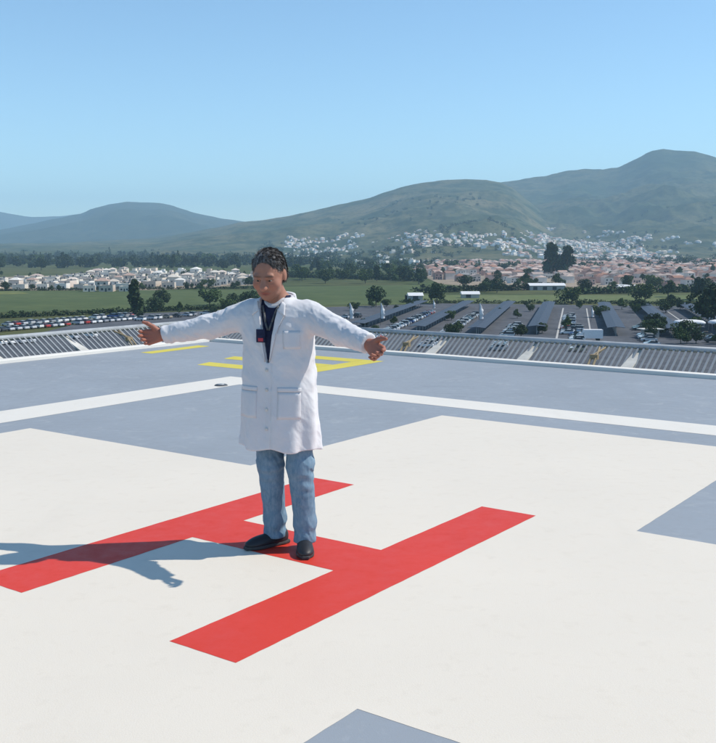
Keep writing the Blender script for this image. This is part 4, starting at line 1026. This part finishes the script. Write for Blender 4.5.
# lanyard and badge on the chest
lan = None
for s_ in (-1, 1):
    P_ = [front(VC + s_ * w_, z2, shirt_sdf, .006) for w_, z2 in ((.048, 1.40), (.034, 1.36), (.020, 1.31), (.004, 1.265))]
    m_ = MB()
    for q, r in zip(P_[:-1], P_[1:]): m_.tube(q, r, .0065, n=6)
    m_.build('lanyard', M['lamp_dark'], man, True)
bp = front(VC - .036, 1.235, torso_only, .014)
bo = MB().box(-.026, .026, -.003, .003, -.036, .036, lambda x, y, z: tuple(bp + V3(x, y, z))).build('badge', M['navy'], man)
MB().box(-.014, .016, .0031, .005, -.03, -.012, lambda x, y, z: tuple(bp + V3(x, y, z))).build('badge_stripe', M['badge_red'], bo)
# ---- jeans
def leg_sdf(p, hp, kn, an, seed):
    d = chain(p, [(hp, .098), (kn + V3(0, -.005, 0), .076), (an + V3(0, -.008, .16), .063), (an + V3(0, .0, .052), .066)], .03)
    an_ = np.arctan2(p[:, 1] - kn[1], p[:, 0] - kn[0]); kz = np.exp(-((p[:, 2] - .47) / .12) ** 2) + 1.3 * np.exp(-((p[:, 2] - .10) / .075) ** 2) + .25
    d = d - kz * (.0032 * np.sin(p[:, 2] * 80 + 2.2 * np.sin(an_ + seed) + 3 * np.sin(p[:, 2] * 13 + seed)) * (.45 + .55 * np.sin(an_ * 1.3 + p[:, 2] * 14 + seed)) + .0065 * crease(p, 30, seed)) - .0022 * crease(p, 60, seed + 1)
    return smax(d, .048 + .012 * (p[:, 1] - an[1]) - p[:, 2], .005)
def jeans_sdf(p):
    d = smin(leg_sdf(p, HIPR, KR, AR, .3), leg_sdf(p, HIPL, KL, AL, 1.9), .016)
    d = smin(d, elli(p, (TC, 0, .94), (.17, .12, .12)), .04); return smax(d, p[:, 2] - 1.0, .004)
sdf_mesh('jeans', jeans_sdf, (-.26, -.2, .02), (.30, .2, 1.02), .006, M['denim'], man)
# ---- shoes
def shoe(an, to):
    sd_ = np.array([to[1], -to[0], 0])
    def fr(p): q = p - an; return np.stack([q @ sd_, q @ to, q[:, 2]], 1)
    def outl(q):
        w = np.interp(q[:, 1], [-.085, -.05, .02, .09, .14, .19], [.026, .037, .038, .048, .044, .016]); c_ = np.maximum(np.abs(q[:, 0]) - w, np.maximum(-.088 - q[:, 1], q[:, 1] - .196)); return c_
    def upper(p):
        q = fr(p); d = elli(q, (0, -.035, .045), (.042, .056, .062)); d = smin(d, elli(q, (0, .055, .032), (.046, .10, .042)), .03); d = smin(d, elli(q, (0, .125, .026), (.047, .070, .032)), .025)
        return smax(d, .019 - q[:, 2], .004)
    def sole(p):
        q = fr(p); return smax(outl(q) - .004, np.maximum(-q[:, 2] + .0005, q[:, 2] - .021), .005)
    lo_, hi_ = an - V3(.26, .26, .012), an + V3(.26, .26, .14)
    o_ = sdf_mesh('shoe', upper, lo_, hi_, .0045, M['shoe'], man); sdf_mesh('sole', sole, lo_, hi_, .0045, M['sole'], o_)
shoe(AR, TR); shoe(AL, TL)
tag(man, 'person in white lab coat and blue jeans standing on the red H, arms spread', 'person')

MIRROR = False
# ------------------------------------------------------------------ haze
hx = MB().box(-12600, 12600, -12600, 12600, GZ - 3.5, 640).build('haze', None)
hm = bpy.data.materials.new('air'); hm.use_nodes = True; hn = hm.node_tree.nodes; hn.remove(hn['Principled BSDF'])
pv = hn.new('ShaderNodeVolumePrincipled'); pv.inputs['Color'].default_value = (.53, .79, 1.0, 1); pv.inputs['Density'].default_value = HAZE; pv.inputs['Anisotropy'].default_value = 0.0
hm.node_tree.links.new(pv.outputs[0], hn['Material Output'].inputs['Volume']); hx.data.materials.append(hm)
tag(hx, 'thin bluish air over the valley', None, None, 'stuff')
